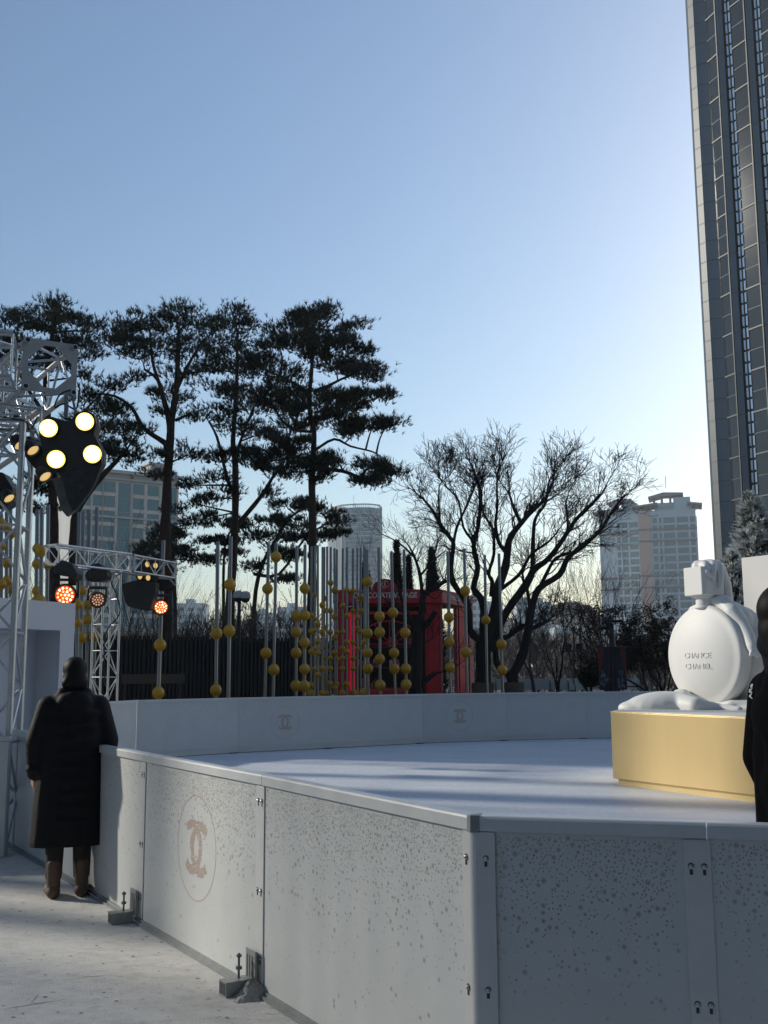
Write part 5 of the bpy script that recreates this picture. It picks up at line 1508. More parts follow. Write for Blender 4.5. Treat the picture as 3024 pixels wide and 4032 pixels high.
# ------------------------------------------------------------------ white booth behind the left truss
bw0 = Vector((-4.05, 14.0, 0)); bw1 = Vector((-6.4, 8.95, 0))
bdv = (bw1 - bw0); bdv.normalize(); bnv = Vector((-bdv.y, bdv.x, 0))
if bnv.y > 0: bnv = -bnv
bnv = Vector((.906, -.42, 0))
bdv = Vector((-.42, -.906, 0))
zt_b = 2.52
bo = thing("event_booth", "pale white booth wall with a recessed niche behind the left truss", "booth", bw0)
bdir = (Vector((-4.62, 12.85, 0)) - bw0).normalized(); bno = Vector((-bdir.y, bdir.x, 0)); bno = bno if bno.y < 0 else -bno
LB = 4.2
n0, n1, nz = .26, 2.4, 2.16     # niche along, top
mb = MB()
mb.obox(bw0 + Z3 * .03, bdir * n0, -bno * .45, Z3 * (zt_b - .03)); mb.obox(bw0 + bdir * n0 + Z3 * nz, bdir * (n1 - n0), -bno * .45, Z3 * (zt_b - nz)); mb.obox(bw0 + bdir * n1 + Z3 * .03, bdir * (LB - n1), -bno * .45, Z3 * (zt_b - .03))
mb.build("wall", M['booth'], bo, fixn=True)
mb = MB(); mb.obox(bw0 + bdir * n0 - bno * .40 + Z3 * .03, bdir * (n1 - n0), -bno * .045, Z3 * (nz - .03)); mb.build("niche_back", M['booth'], bo)

# ------------------------------------------------------------------ buildings
def win_parts(parent, quads, m, cap=96, frame=None):
    quads = list(quads)
    for qd in quads[:cap]:
        mb = MB(); mb.prism(qd[0], qd[1]); mb.build("window", m, parent, fixn=False)
    if len(quads) > cap:
        mb = MB()
        for qd in quads[cap:]: mb.prism(qd[0], qd[1])
        o = mb.build("window", m, parent, fixn=False); o["kind"] = "stuff"

def wall_quad(a, d, x0, x1, z0, z1, out, th):
    p = a + d * x0; q_ = a + d * x1
    return ([p + Z3 * z0 + out * .02, q_ + Z3 * z0 + out * .02, q_ + Z3 * z1 + out * .02, p + Z3 * z1 + out * .02], out * th)

# --- tall dark tower at the right
XL = P(2774, 1150, 100).x
tw = thing("glass_tower", "very tall dark glass tower with saw-tooth bays filling the right edge", "tower", (XL + 6, 100, 0))
HT = 80.0
mods = []
x, y = XL + 1.98, 97.9
mb = MB()
plan = [Vector((XL, 100.7, 0)), Vector((XL + .40, 100.0, 0))]
mb.quad(plan[0], plan[1], plan[1] + Z3 * HT, plan[0] + Z3 * HT)
trim = MB(); trim.quad(plan[0], plan[1], plan[1] + Z3 * HT, plan[0] + Z3 * HT); trim.obox(plan[0] - Vector((.02, 0, 0)), (.05, .02, 0), (0, .5, 0), (0, 0, HT))
trim.build("corner_trim", M['tower_trim'], tw, fixn=False)
pan = MB(); joint = MB(); glass = MB(); mull = MB()
p1 = plan[1]; p2 = Vector((XL + 1.43, 99.55, 0))
pan.quad(p1, p2, p2 + Z3 * HT, p1 + Z3 * HT)
dp = (p2 - p1).normalized(); npn = Vector((dp.y, -dp.x, 0))
z = 1.4
zs_ = []
while z < HT:
    joint.obox(p1 + Z3 * z + npn * .0, (p2 - p1), npn * .012, (0, 0, .07))
    joint.obox(plan[0] + Z3 * (z - .06), (plan[1] - plan[0]), npn * .014, (0, 0, .07))
    zs_.append(z); z += 2.0 if z < 55 else 2.25
joint.obox(p1 - dp * .03, dp * .05, npn * .02, (0, 0, HT))
p3 = Vector((XL + 1.98, 98.0, 0))
def glass_bay(a, b, fins):
    d = (b - a).normalized(); nn_ = Vector((d.y, -d.x, 0))
    glass.quad(a, b, b + Z3 * HT, a + Z3 * HT)
    for z in zs_[::2]:
        mull.obox(a + Z3 * z + nn_ * .005, b - a, nn_ * .07, (0, 0, .14))
    mull.obox(b - d * .14, d * .12, nn_ * .1, (0, 0, HT))
    for z in zs_[1::2]:
        mull.obox(a + Z3 * z + nn_ * .004, b - a, nn_ * .015, (0, 0, .05))
glass_bay(p2, p3, False)
x, y = p3.x, p3.y
for k in range(5):
    a = Vector((x, y, 0)); b = Vector((x + .57, y - .16, 0)); c = Vector((x + .68, y + .35, 0)); d_ = Vector((x + 2.05, y - 2.35, 0))
    pan.quad(a, b, b + Z3 * HT, a + Z3 * HT); pan.quad(b, c, c + Z3 * HT, b + Z3 * HT)
    for z in zs_[::2]: joint.obox(a + Z3 * (z - .05) - Vector((0, .01, 0)), (b - a), (0, -.012, 0), (0, 0, .05))
    glass_bay(c, d_, True)
    fin = MB(); zz_ = .3
    while zz_ < HT - 1:
        fin.obox((x + .74, y - .42, zz_), (.15, -.02, 0), (.02, .10, 0), (0, 0, .92)); fin.obox((x + 1.0, y - .62, zz_), (.13, -.08, 0), (.02, .10, 0), (0, 0, .92)); zz_ += 1.16
    fo = fin.build("facade_fin", M['tower_fin'], tw, fixn=False)
    sp = MB(); sp.obox((x + .90, y - .44, 0), (.07, 0, 0), (0, .12, 0), (0, 0, HT)); sp.build("fin_post", M['tower_joint'], tw)
    x, y = d_.x + .02, d_.y - .05
pan.build("column_panel", M['tower_panel'], tw, fixn=False); joint.build("panel_joint", M['tower_joint'], tw, fixn=False); glass.build("glazing", M['tower_glass'], tw, fixn=False); mull.build("mullion", M['tower_mull'], tw, fixn=False)
bk_ = MB(); bk_.prism([Vector((XL + .3, 101.2, 0)), Vector((XL + 1.9, 100.0, 0)), Vector((x + .5, y + 3.2, 0)), Vector((x + 30, y + 3, 0)), Vector((x + 45, 150, 0)), Vector((XL * 1.5 + 8, 150, 0))], (0, 0, HT)); bk_.build("core", M['tower_joint'], tw)
rr = random.Random(2)
for k in range(12):     # greenish lit atrium panes low in the third bay
    mb = MB(); zz_ = 12 + k * 2.1 + rr.uniform(0, .6)
    a = Vector((XL + 1.98 + 2.07 + .68 + .9, 97.9 - 2.4 - 1.55 - .12, zz_))
    mb.obox(a, (.22, -.42, 0), (-.02, -.01, 0), (0, 0, rr.uniform(.8, 1.8))); mb.build("lit_pane", M['green_lit'], tw)

# --- apartment towers
def apartments(label, x0, x1, xs, ytop, Y, seed, pink=None):
    a = P(x0, 2640, Y); b = P(x1, 2640, Y); a.z = b.z = 0
    a = Vector((a.x, Y, 0)); b = Vector((b.x, Y - 6, 0))
    d = (b - a); L = d.length; d.normalize(); out = Vector((d.y, -d.x, 0)); H = P((x0 + x1) / 2, ytop, Y).z
    t = thing("apartment_tower", label, "apartment tower", ((a.x + b.x) / 2, Y, 0), "twin apartment towers in the haze")
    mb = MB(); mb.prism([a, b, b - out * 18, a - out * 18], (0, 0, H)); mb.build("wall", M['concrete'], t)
    m2 = MB(); m2.obox(a + d * L * .28 - out * 6, d * L * .42, -out * 8, (0, 0, H + 3.8)); m2.obox(a + d * L * .62 - out * 4, d * L * .3, -out * 8, (0, 0, H + 5.5)); m2.build("penthouse", M['concrete'], t)
    rf = MB()
    rf.prism([a + d * (-2.2) + out * 2 + Z3 * (H + 1.0), a + d * L * .34 + out * 2 + Z3 * (H + 2.2), a + d * L * .34 - out * 12 + Z3 * (H + 2.2), a - d * 2.2 - out * 12 + Z3 * (H + 1.0)], (0, 0, .7))
    rf.prism([a + d * (L + 2.6) + out * 2 + Z3 * (H + 1.2), a + d * L * .86 + out * 2 + Z3 * (H + 2.0), a + d * L * .86 - out * 12 + Z3 * (H + 2.0), a + d * (L + 2.6) - out * 12 + Z3 * (H + 1.2)], (0, 0, .7))
    rf.prism([a + d * L * .18 - out * 3 + Z3 * (H + 5.4), a + d * L * .45 - out * 3 + Z3 * (H + 6.9), a + d * L * .8 - out * 3 + Z3 * (H + 6.5), a + d * L * .8 - out * 15 + Z3 * (H + 6.5), a + d * L * .45 - out * 15 + Z3 * (H + 6.9), a + d * L * .18 - out * 15 + Z3 * (H + 5.4)], (0, 0, .7))
    for f in (.26, .4, .55, .68): rf.obox(a + d * L * f - out * 5 + Z3 * (H + 3.7), d * .9, -out * .9, (0, 0, 2.4))
    for f in (.02, .2, .92, .99): rf.obox(a + d * L * f - out * 1 + Z3 * (H - .2), d * .8, -out * .8, (0, 0, 1.9))
    rf.build("roof", M['concrete_dark'], t)
    an = MB(); an.tube([a + d * L * .5 - out * 8 + Z3 * (H + 10), a + d * L * .5 - out * 8 + Z3 * (H + 15)], .14, 5); an.build("antenna", M['concrete_dark'], t)
    bands = MB()
    for z in np.arange(H - 8, 5, -3.05 * 6.0):
        for dz in (0, -4.6):
            bands = MB(); bands.obox(a - d * .25 + Z3 * (z + dz), d * (L + .5), out * .55, (0, 0, .75)); bands.build("balcony_band", M['concrete_dark'], t)
    if pink:
        pk = MB(); pk.obox(a + d * L * pink[0] + out * .0, d * L * (pink[1] - pink[0]), out * .5, (0, 0, H - 1)); pk.build("stair_shaft", M['concrete_pink'], t)
    qs = []
    z = H - 5.2
    while z > 4:
        for (f0, f1) in xs: qs.append(wall_quad(a, d, L * f0, L * f1, z, z + 2.2, out, .06))
        z -= 3.05
    win_parts(t, qs, M['win'])
    rb = MB()
    for (f0, f1) in xs: rb.obox(a + d * L * (f1 + .012), d * .5, out * .28, (0, 0, H - 3))
    rb.build("pilaster", M['concrete'], t)
apartments("left apartment tower of the hazy pair, blank pale side wall", 2380, 2528, [(.44, .52), (.56, .70), (.75, .96)], 2035, 440, 1)
apartments("right apartment tower of the hazy pair, pinkish stair shaft", 2539, 2752, [(.24, .32), (.36, .40), (.43, .63), (.66, .86), (.89, .98)], 2012, 420, 2, pink=(.0, .20))

# --- stone hotel on the left
hY = 180.0
a = P(285, 2640, hY); b = P(640, 2640, hY); a.z = b.z = 0; b.y += 10
ht = thing("hotel_building", "pale stone hotel with teal windows behind the leftmost pines", "hotel", ((a.x + b.x) / 2, hY, 0))
d = (b - a); L = d.length; d.normalize(); out = Vector((d.y, -d.x, 0)); H = P(500, 1850, hY).z
mb = MB(); mb.prism([a, b, b - out * 14, a - out * 14], (0, 0, H)); mb.build("wall", M['hotel'], ht)
mb = MB(); mb.obox(a - d * .6 + Z3 * H, d * (L + 1.2), out * .9, (0, 0, .55)); mb.obox(a - d * .3 + Z3 * (H - 1.1), d * (L + .6), out * .4, (0, 0, .3)); mb.obox(a - d * .4 + Z3 * (H - 7.9), d * (L + .8), out * .5, (0, 0, .35)); mb.build("cornice", M['hotel'], ht)
mb = MB(); mb.obox(a + d * L * .72 + Z3 * (H + .56) - out * 1, d * L * .15, -out * 4, (0, 0, 2.0)); mb.obox(a + d * L * .70 + Z3 * (H + 2.57) - out * .8, d * L * .19, -out * 4.4, (0, 0, .35)); mb.build("roof_turret", M['hotel'], ht)
mb = MB(); mb.obox(a + d * L * .88 + Z3 * (H + .56) - out * .6, d * L * .12, -out * .2, (0, 0, 1.0)); mb.build("parapet", M['hotel'], ht)
cols = [(.02, .11), (.135, .215), (.245, .345), (.385, .50), (.535, .635), (.68, .79), (.83, .975)]
qs = []; fr = MB()
z = H - 3.3; row = 0
while z > 1.5:
    for i, (f0, f1) in enumerate(cols):
        tall = i in (3, 6)
        qs.append(wall_quad(a, d, L * f0, L * f1, z - (.75 if tall else 0), z + 1.75, out, .06))
        if not tall:
            fr.obox(a + d * L * (f0 - .015) + Z3 * (z - .75), d * L * (f1 - f0 + .03), out * .22, (0, 0, .6))
    z -= 2.62; row += 1
for i, (f0, f1) in enumerate(cols): fr.obox(a + d * L * (f1 + .008) + Z3 * 1, d * L * .014, out * .3, (0, 0, H - 2.4)); fr.obox(a + d * L * (f0 - .022) + Z3 * 1, d * L * .014, out * .3, (0, 0, H - 2.4))
fr.build("window_trim", M['hotel_pale'], ht)
win_parts(ht, qs, M['win_teal'])

# --- blue glass tower with a rounded corner
gY_ = 500.0
def gp(x, dy=0): p = P(x, 2640, gY_ + dy); return Vector((p.x, gY_ + dy, 0))
plan = [gp(1292, 30), gp(1300, 16), gp(1316, 7), gp(1336, 2), gp(1355, 0), gp(1410, -2), gp(1456, -2), gp(1500, 2)]
plan = smooth_path(plan, 3)
gt_ = thing("office_tower", "pale blue glass tower with a rounded left corner and open crown", "office tower", gp(1400))
Hc = P(1420, 2000, gY_).z; Hr = P(1420, 1988, gY_).z
gw = MB(); gw.prism(plan + [gp(1500, 45), gp(1292, 45)], (0, 0, Hc))
mb = MB(); 
mb.tube([p + Z3 * Hr for p in plan], .35, 5)
for p in plan[::1]: mb.tube([p + Z3 * Hc, p + Z3 * Hr], .16, 4)
for k in range(len(plan) - 1): mb.tube([plan[k].lerp(plan[k + 1], .5) + Z3 * Hc, plan[k].lerp(plan[k + 1], .5) + Z3 * Hr], .14, 4)
mb.tube([gp(1499, 3) + Z3 * Hr, gp(1499, 44) + Z3 * Hr], .35, 5)
mb.build("crown_frame", M['glass_rib'], gt_)
mb = MB(); p_ = gp(1400, 20); mb.tube([p_ + Z3 * Hc, p_ + Z3 * (Hr + 4)], .3, 5); mb.tube([gp(1394, 20) + Z3 * Hc, gp(1394, 20) + Z3 * (Hr + 8)], .1, 4); mb.build("antenna", M['glass_rib'], gt_)
mb = MB()
for k, p in enumerate(plan):
    if k < 12: mb.tube([p + Z3 * 0, p + Z3 * Hc], .35, 4)
for xx in (1352, 1419, 1499): p_ = gp(xx, -2.2); mb.obox(p_, (1.1, 0, 0), (0, .6, 0), (0, 0, Hc))
mb.build("rib", M['glass_rib'], gt_)
z = Hc - 3
while z > 10:
    for k in range(12, len(plan) - 1): gw.prism([plan[k] + Z3 * z + Vector((0, -.15, 0)), plan[k + 1] + Z3 * z + Vector((0, -.15, 0)), plan[k + 1] + Z3 * (z + .35) + Vector((0, -.15, 0)), plan[k] + Z3 * (z + .35) + Vector((0, -.15, 0))], (0, .1, 0), 1)
    z -= 2.15
gw.build("glass_wall", [M['glass_tower'], M['glass_rib']], gt_)

# --- low far buildings and hills
def low(label, x0, x1, yt, Y, seed, nm="distant_block"):
    a = P(x0, 2640, Y); b = P(x1, 2640, Y); H = P((x0 + x1) / 2, yt, Y).z
    t = thing(nm, label, "distant building", ((a.x + b.x) / 2, Y, 0), "pale distant city blocks on the horizon")
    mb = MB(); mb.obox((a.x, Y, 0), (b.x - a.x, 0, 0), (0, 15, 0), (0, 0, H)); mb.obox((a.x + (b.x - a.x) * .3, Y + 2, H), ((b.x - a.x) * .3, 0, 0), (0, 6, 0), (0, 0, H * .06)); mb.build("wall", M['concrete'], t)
    n = max(2, int((b.x - a.x) / 4)); z = H - 4; qs = []
    while z > 3:
        for k in range(n):
            xq = a.x + (b.x - a.x) * (k + .2) / n; wq = (b.x - a.x) * .6 / n
            qs.append(([Vector((xq, Y - .1, z)), Vector((xq + wq, Y - .1, z)), Vector((xq + wq, Y - .1, z + 1.8)), Vector((xq, Y - .1, z + 1.8))], Vector((0, .08, 0))))
        z -= 3.6
    win_parts(t, qs, M['win'])
low("slender pale block just right of the red kiosk", 1862, 1905, 2340, 520, 1)
low("pale block behind the trunks of the biggest bare tree", 1925, 1985, 2372, 560, 2)
low("wide pale block right of the biggest tree's trunks", 2040, 2088, 2352, 540, 3)
low("lower pale block near the bright gap in the sky", 2100, 2180, 2370, 580, 4)
low("pale block behind the shrubs right of the camera mast", 1090, 1210, 2390, 560, 5)
low("long low pale block behind shrubs left of the mast", 690, 800, 2375, 540, 6)
low("faint block on the horizon by the pale bare tree", 985, 1075, 2412, 600, 7)
low("dark low block behind the floodlights", 2190, 2250, 2470, 420, 8)
hl = MB()
n = 60; Yh = 760
pv = []
rr = random.Random(6)
for k in range(n + 1):
    xx = -340 + 680 * k / n
    hh = 26 + 9 * math.sin(k * .35) + 5 * math.sin(k * .9 + 1) + rr.uniform(-1, 1) + 14 * math.exp(-((xx - 120) / 45) ** 2)
    pv.append((xx, hh))
for k in range(n):
    (xa, ha), (xb_, hb_) = pv[k], pv[k + 1]
    hl.quad((xa, Yh - 60, 0), (xb_, Yh - 60, 0), (xb_, Yh, hb_), (xa, Yh, ha)); hl.quad((xa, Yh, ha), (xb_, Yh, hb_), (xb_, Yh + 60, 0), (xa, Yh + 60, 0))
structure(hl, "hills", mat("hill_woods", (0.09, 0.09, 0.075), 0.9, var=.3, vscale=.05), smooth=True)

# --- unseen blockers added to shade the plaza and shape its light
shade_block = thing("unseen_shade_block", "unseen added mall block out of view on the left", "building", (-60, 52, 0))  # added to keep the trees and poles in shade
mb = MB(); mb.prism([Vector((-32, 37.5, 0)), Vector((-32, 72, 0)), Vector((-58, 82, 0)), Vector((-58, 47.6, 0))], (0, 0, 34)); mb.build("wall", M['blocker'], shade_block)
SUNV = Vector((-.93, .36, math.tan(R(24)))).normalized()
sky_block = thing("unseen_sky_block", "unseen added dark block behind the camera, hiding part of the sky", "building", (20, -45, 0))  # added to darken the near barrier by covering sky
mb = MB(); mb.prism([Vector((-9, -14, 0)), Vector((70, -26, 0)), Vector((70, -80, 0)), Vector((-9, -80, 0))], (0, 0, 46)); mb.build("wall", M['tower_panel'], sky_block)
mb = MB()
for zz in range(2, 44, 4): mb.obox((-8.9, -13.95, zz), (78, -11.85, 0), (.01, .06, 0), (0, 0, 2.3))
o_ = mb.build("window", M['tower_glass'], sky_block); o_["kind"] = "stuff"
slit_wall = thing("unseen_slit_wall", "unseen added slotted wall on the left, throwing light strips on the plaza", "building", (-13, 8, 0))  # added row of upright slabs, its gaps let strips of light through
def wall_c(c0, c1, h, nm="shade_pier", dx=.5):
    X = -13.0; k = .36 / .93
    y0 = c0 - X * k; y1 = c1 - X * k
    mb = MB(); mb.obox((X - dx, y0, 0), (dx, 0, 0), (0, y1 - y0, 0), (0, 0, h)); mb.build(nm, M['blocker'], slit_wall, bevel=.02)
wall_c(-16, 3.3, 9)
wall_c(6.22, 6.45, 9)
wall_c(7.2, 7.55, 9)
wall_c(7.87, 8.7, 11)
wall_c(13.25, 13.4, 11)
wall_c(14.0, 14.9, 11)
wall_c(16.5, 16.8, 11)
wall_c(19.6, 25.6, 12)
for k in range(18):
    c_ = 8.7 + 4.2 * k / 18
    wall_c(c_, c_ + 4.2 / 18 * .55, 11, "shade_slat", .03)
for k in range(SLATN):
    c_ = SLAT0 + (SLAT1 - SLAT0) * k / SLATN
    wall_c(c_, c_ + (SLAT1 - SLAT0) / SLATN * SLATF, 9, "shade_slat", .03)

# ------------------------------------------------------------------ people
def frame(base, fwd):
    f = Vector((fwd[0], fwd[1], 0)).normalized(); r = Vector((f.y, -f.x, 0))
    def L(s, f_, z): return Vector(base) + r * s + f * f_ + Vector((0, 0, z))
    return L, math.atan2(r.y, r.x)

def hand(L, s, f, z, side, curl=.5):
    # palm and five bent fingers hanging from the wrist at (s, f, z)
    out = [('c', L(s, f, z), .026, L(s, f + .012, z - .05), .030), ('c', L(s, f - .018, z - .03), .018, L(s, f - .02, z - .075), .018), ('c', L(s, f + .02, z - .03), .018, L(s, f + .028, z - .075), .017)]
    for i, (off, ln) in enumerate(((-.033, .062), (-.011, .075), (.011, .080), (.032, .070))):
        p0 = L(s, f + off, z - .078); p1 = L(s - side * .006, f + off * 1.1, z - .078 - ln * .5); p2 = L(s - side * (.010 + .03 * curl), f + off * 1.1, z - .078 - ln * .85)
        out += chain([p0, p1, p2], [.0095, .0085, .0075])
    out += chain([L(s - side * .012, f + .035, z - .025), L(s - side * .022, f + .058, z - .055), L(s - side * .026, f + .060, z - .085)], [.014, .011, .0088])
    return out

def head_parts(L, rz, z, k=1.0, fo=0.0):
    p = [('e', L(0, fo - .012, z + .025), (.077 * k, .098 * k, .098 * k), rz), ('e', L(0, fo + .026, z - .035), (.060 * k, .066 * k, .082 * k), rz),
         ('c', L(0, fo + .070, z - .095), .026, L(0, fo + .055, z - .08), .03),
         ('c', L(0, fo + .088, z + .012), .010, L(0, fo + .108, z - .028), .0135), ('c', L(-.012, fo + .092, z - .030), .008, L(.012, fo + .092, z - .030), .008),
         ('c', L(-.022, fo + .082, z - .062), .009, L(.022, fo + .082, z - .062), .009), ('c', L(-.05, fo + .062, z - .01), .018, L(-.03, fo + .075, z - .012), .016), ('c', L(.05, fo + .062, z - .01), .018, L(.03, fo + .075, z - .012), .016),
         ('c', L(-.055, fo + .072, z + .028), .012, L(.055, fo + .072, z + .028), .012)]
    for sx in (-1, 1):
        p.append(('e', L(sx * .080, fo - .012, z - .008), (.012, .020, .032), rz))
    return p

def eyes(L, z, parent, fo=0.0):
    for sx in (-1, 1):
        mb = MB(); mb.sphere(L(sx * .031, fo + .079, z + .008), .0115, 10, 8); mb.build("eye", M['goods_white'], parent, smooth=True)

# --- person on the left, long black coat, standing on the deck seen from behind
pb = G(262, 3530, .055)
pb = Vector((pb.x, pb.y, .056))
Lf, rz = frame(pb, (-.35, .94))
pt_ = thing("person", "person in a long black padded coat and brown boots standing on the deck", "person", pb)
body = head_parts(Lf, rz, 1.625)
body += [('c', Lf(0, -.02, 1.42), .062, Lf(0, -.005, 1.56), .056)]
body += [('e', Lf(0, 0, 1.27), (.17, .105, .17), rz), ('e', Lf(0, 0, 1.05), (.145, .10, .17), rz), ('e', Lf(0, -.01, .92), (.165, .115, .13), rz), ('c', Lf(-.15, -.01, 1.40), .055, Lf(.15, -.01, 1.40), .055)]
for sx in (-1, 1):
    body += chain([Lf(sx * .185, -.01, 1.39), Lf(sx * .245, -.03, 1.12), Lf(sx * .255, .04, .88)], [.055, .046, .030])
    body += hand(Lf, sx * .255, .04, .87, sx)
    body += chain([Lf(sx * .085, 0, .90), Lf(sx * .095, .015, .49), Lf(sx * .10, -.02, .09)], [.088, .058, .040])
    body += chain([Lf(sx * .10, -.04, .05), Lf(sx * .115, .13, .035)], [.042, .032])
bo_ = blob(body, .0085, "body", M['skin'], pt_, 3)
eyes(Lf, 1.625, bo_)
hair = [('e', Lf(0, -.022, 1.665), (.092, .112, .098), rz), ('e', Lf(0, -.055, 1.60), (.085, .075, .10), rz), ('c', Lf(-.05, -.06, 1.56), .05, Lf(.05, -.06, 1.56), .05)]
blob(hair, .012, "hair", M['hair'], pt_, 3)
coat = []
for sx in (-1, 1):
    coat += chain([Lf(sx * .095, -.005, 1.385), Lf(sx * .095, 0, 1.16), Lf(sx * .098, 0, .95), Lf(sx * .115, 0, .62), Lf(sx * .12, 0, .40)], [.108, .142, .150, .158, .165])
    coat += chain([Lf(sx * .185, -.01, 1.385), Lf(sx * .262, -.035, 1.13), Lf(sx * .262, .035, .90)], [.085, .078, .058])
    for k in range(6):  # padded baffles on the sleeve
        f_ = k / 5; c_ = Lf(sx * .19, -.01, 1.37).lerp(Lf(sx * .265, .0, .93), f_); coat.append(('e', c_, (.078 - .012 * f_, .078 - .012 * f_, .036), rz))
coat += chain([Lf(0, -.005, 1.40), Lf(0, 0, .95), Lf(0, 0, .42)], [.125, .160, .178])
for k in range(9):
    z = 1.34 - k * .098
    coat.append(('e', Lf(0, 0, z), (.240 + .022 * (k / 8), .170 + .016 * (k / 8), .056), rz))
coat += [('c', Lf(-.075, -.045, 1.475), .06, Lf(.075, -.045, 1.475), .06), ('c', Lf(-.07, .05, 1.46), .045, Lf(.07, .05, 1.46), .045), ('e', Lf(0, -.10, 1.42), (.13, .07, .085), rz)]
co = blob(coat, .013, "coat", M['coat'], pt_, 2)
hem = .43 - pb.z
for v in co.data.vertices:
    if v.co.z < hem: v.co.z = hem + (v.co.z - hem) * .03
tr = []
for sx in (-1, 1): tr += chain([Lf(sx * .09, 0, .75), Lf(sx * .097, .012, .49), Lf(sx * .10, -.015, .16)], [.098, .074, .062])
blob(tr, .012, "trousers", M['trousers'], pt_, 2)
bt_ = []
for sx in (-1, 1): bt_ += chain([Lf(sx * .10, -.03, .24), Lf(sx * .10, -.035, .07)], [.056, .050]) + chain([Lf(sx * .10, -.05, .05), Lf(sx * .112, .08, .048), Lf(sx * .12, .165, .036)], [.052, .050, .038])
bo2 = blob(bt_, .010, "boots", M['boot'], pt_, 2)
for v in bo2.data.vertices:
    if v.co.z < .008: v.co.z = .003

pt_.scale = (.95, .95, .95)
# --- person at the right edge, black fleece jacket, inside the rink seen from behind the shoulder
rb_ = Vector((1.585, 4.12, .032))
Lr, rz2 = frame(rb_, (.985, .17))
pr_ = thing("person", "person in a black jacket with a small white sleeve emblem, cut by the right edge", "person", rb_)
K = 1.075
def Lk(s, f, z): return Lr(s * K, f * K, z * K)
body = head_parts(Lk, rz2, 1.635, K)
body += [('c', Lk(0, -.02, 1.42), .064, Lk(0, -.005, 1.56), .058), ('e', Lk(0, 0, 1.27), (.18, .11, .18), rz2), ('e', Lk(0, 0, 1.05), (.155, .11, .18), rz2), ('e', Lk(0, -.01, .92), (.17, .12, .14), rz2), ('c', Lk(-.15, -.01, 1.40), .058, Lk(.15, -.01, 1.40), .058)]
for sx in (-1, 1):
    body += chain([Lk(sx * .19, -.01, 1.39), Lk(sx * .238, -.015, 1.12), Lk(sx * .250, .06, .90)], [.055, .045, .030])
    body += hand(Lk, sx * .250, .06, .89, sx)
    body += chain([Lk(sx * .085, 0, .90), Lk(sx * .095, .015, .49), Lk(sx * .10, -.02, .09)], [.092, .060, .042])
    body += chain([Lk(sx * .10, -.04, .05), Lk(sx * .115, .13, .035)], [.042, .032])
bo_ = blob(body, .0085, "body", M['skin'], pr_, 3)
eyes(Lk, 1.635, bo_)
hair = [('e', Lk(0, -.028, 1.672), (.103, .126, .110), rz2), ('e', Lk(0, -.060, 1.600), (.094, .088, .11), rz2), ('c', Lk(-.045, -.075, 1.55), .06, Lk(.045, -.075, 1.55), .06), ('c', Lk(-.04, -.06, 1.54), .062, Lk(-.035, -.05, 1.47), .066), ('c', Lk(.04, -.06, 1.54), .062, Lk(.035, -.05, 1.47), .066), ('e', Lk(-.07, -.02, 1.63), (.05, .075, .10), rz2), ('e', Lk(.07, -.02, 1.63), (.05, .075, .10), rz2)]
blob(hair, .010, "hair", M['hair'], pr_, 3)
jk = []
for sx in (-1, 1):
    jk += chain([Lk(sx * .10, -.005, 1.385), Lk(sx * .10, 0, 1.16), Lk(sx * .10, 0, .95), Lk(sx * .105, 0, .80)], [.112, .140, .140, .140])
    jk += chain([Lk(sx * .185, -.012, 1.375), Lk(sx * .240, -.02, 1.14), Lk(sx * .250, .06, .925)], [.090, .088, .062])
jk += chain([Lk(0, -.005, 1.38), Lk(0, 0, .80)], [.14, .155])
jk += [('e', Lk(0, -.02, 1.30), (.215, .155, .15), rz2), ('e', Lk(0, 0, 1.05), (.235, .155, .2), rz2), ('c', Lk(-.07, -.035, 1.475), .062, Lk(.07, -.035, 1.475), .062), ('c', Lk(-.065, .05, 1.46), .05, Lk(.065, .05, 1.46), .05)]
jo = blob(jk, .012, "jacket", M['jacket'], pr_, 2)
tr = []
for sx in (-1, 1): tr += chain([Lk(sx * .09, 0, .82), Lk(sx * .097, .012, .49), Lk(sx * .10, -.015, .12)], [.105, .078, .066])
blob(tr, .013, "trousers", M['trousers'], pr_, 2)
bt_ = []
for sx in (-1, 1): bt_ += chain([Lk(sx * .10, -.03, .24), Lk(sx * .10, -.035, .07)], [.060, .054]) + chain([Lk(sx * .10, -.05, .05), Lk(sx * .112, .08, .048), Lk(sx * .12, .165, .036)], [.052, .050, .038])
bo2 = blob(bt_, .010, "boots", M['black'], pr_, 2)
for v in bo2.data.vertices:
    if v.co.z < .006: v.co.z = .002
# stitched emblem on the sleeve, laid on the cloth where it sits
from mathutils.bvhtree import BVHTree
bvh = BVHTree.FromPolygons([v.co.copy() for v in jo.data.vertices], [tuple(p.vertices) for p in jo.data.polygons])
dr = ray(2957, 2722).normalized()
hit, nrm, _, _ = bvh.ray_cast(EYE - rb_, dr)
if hit is not None:
    right = (Vector((1, .2, 1.25)) - nrm * Vector((1, .2, 1.25)).dot(nrm)).normalized()
    up = nrm.cross(right).normalized()
    me = text_mesh("ARe", .034, .0008, .0006)
    for v in me.vertices:
        x, y, z = v.co
        p = hit + right * x + up * y + nrm * .02
        h2, n2, _, _ = bvh.ray_cast(p, -nrm)
        v.co = (h2 + n2 * (.0018 + z)) if h2 is not None else p
    me.materials.clear(); me.materials.append(M['emblem']); me.name = "sleeve_emblem"
    o = bpy.data.objects.new("sleeve_emblem", me); COL.objects.link(o); o.parent = jo

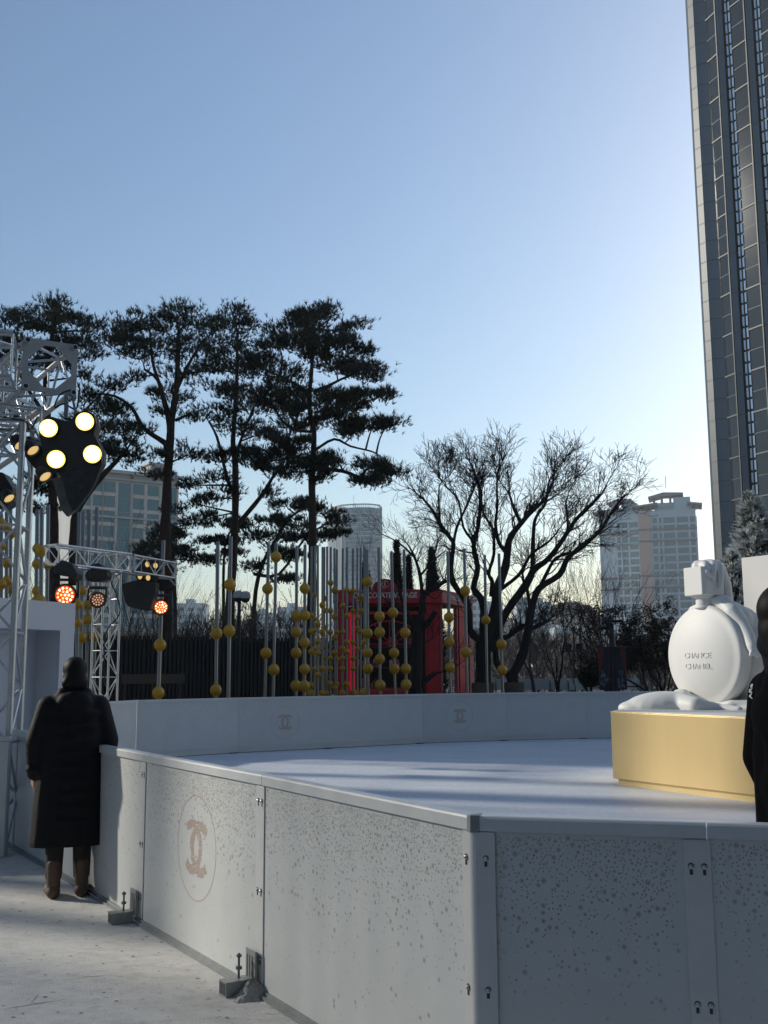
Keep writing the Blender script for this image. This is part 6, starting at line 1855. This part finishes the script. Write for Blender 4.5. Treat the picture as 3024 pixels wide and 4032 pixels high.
# ------------------------------------------------------------------ light, sky, air
sun = bpy.data.lights.new("sun", 'SUN'); sun.energy = SUN_E; sun.angle = R(2.4); sun.color = (1.0, .93, .80)
so = bpy.data.objects.new("sun", sun); COL.objects.link(so)
so.rotation_euler = (-SUNV).to_track_quat('-Z', 'Y').to_euler(); so.location = (-30, 10, 30)
wd = bpy.data.worlds.new("World"); S.world = wd; wd.use_nodes = True
nt = wd.node_tree
sky = nt.nodes.new("ShaderNodeTexSky"); sky.sky_type = 'NISHITA'; sky.sun_disc = False
sky.sun_elevation = R(SKY_EL); sky.sun_rotation = R(SKY_ROT); sky.altitude = 50; sky.air_density = SKY_AIR; sky.dust_density = SKY_DUST; sky.ozone_density = SKY_OZ
bg = nt.nodes["Background"]; bg.inputs["Strength"].default_value = SKY_S
nt.links.new(sky.outputs["Color"], bg.inputs["Color"])

if HAZE > 0:
    mb = MB(); mb.obox((-960, -140, -1), (1920, 0, 0), (0, 1500, 0), (0, 0, 83.5)); hz_ = mb.build("haze", bpy.data.materials.new("haze_air"))
    hm = hz_.data.materials[0]; hm.use_nodes = True; n_ = hm.node_tree
    for nd in list(n_.nodes):
        if nd.type == 'BSDF_PRINCIPLED': n_.nodes.remove(nd)
    pv_ = n_.nodes.new("ShaderNodeVolumePrincipled"); pv_.inputs["Color"].default_value = (.96, .98, 1.0, 1); pv_.inputs["Density"].default_value = HAZE; pv_.inputs["Anisotropy"].default_value = 0.0
    n_.links.new(pv_.outputs["Volume"], n_.nodes["Material Output"].inputs["Volume"])
    hz_["kind"] = "stuff"; hz_["label"] = "pale winter haze filling the air over the plaza and city"; hz_["category"] = "haze"

S.view_settings.view_transform = 'Standard'; S.view_settings.look = 'None'; S.view_settings.gamma = 1.0; S.view_settings.exposure = EXPO
S.render.engine = 'CYCLES'
S.cycles.use_denoising = True
S.cycles.max_bounces = 8; S.cycles.transparent_max_bounces = 8; S.cycles.volume_bounces = 0
S.cycles.sample_clamp_indirect = 6
S.render.resolution_x = 768; S.render.resolution_y = 1024
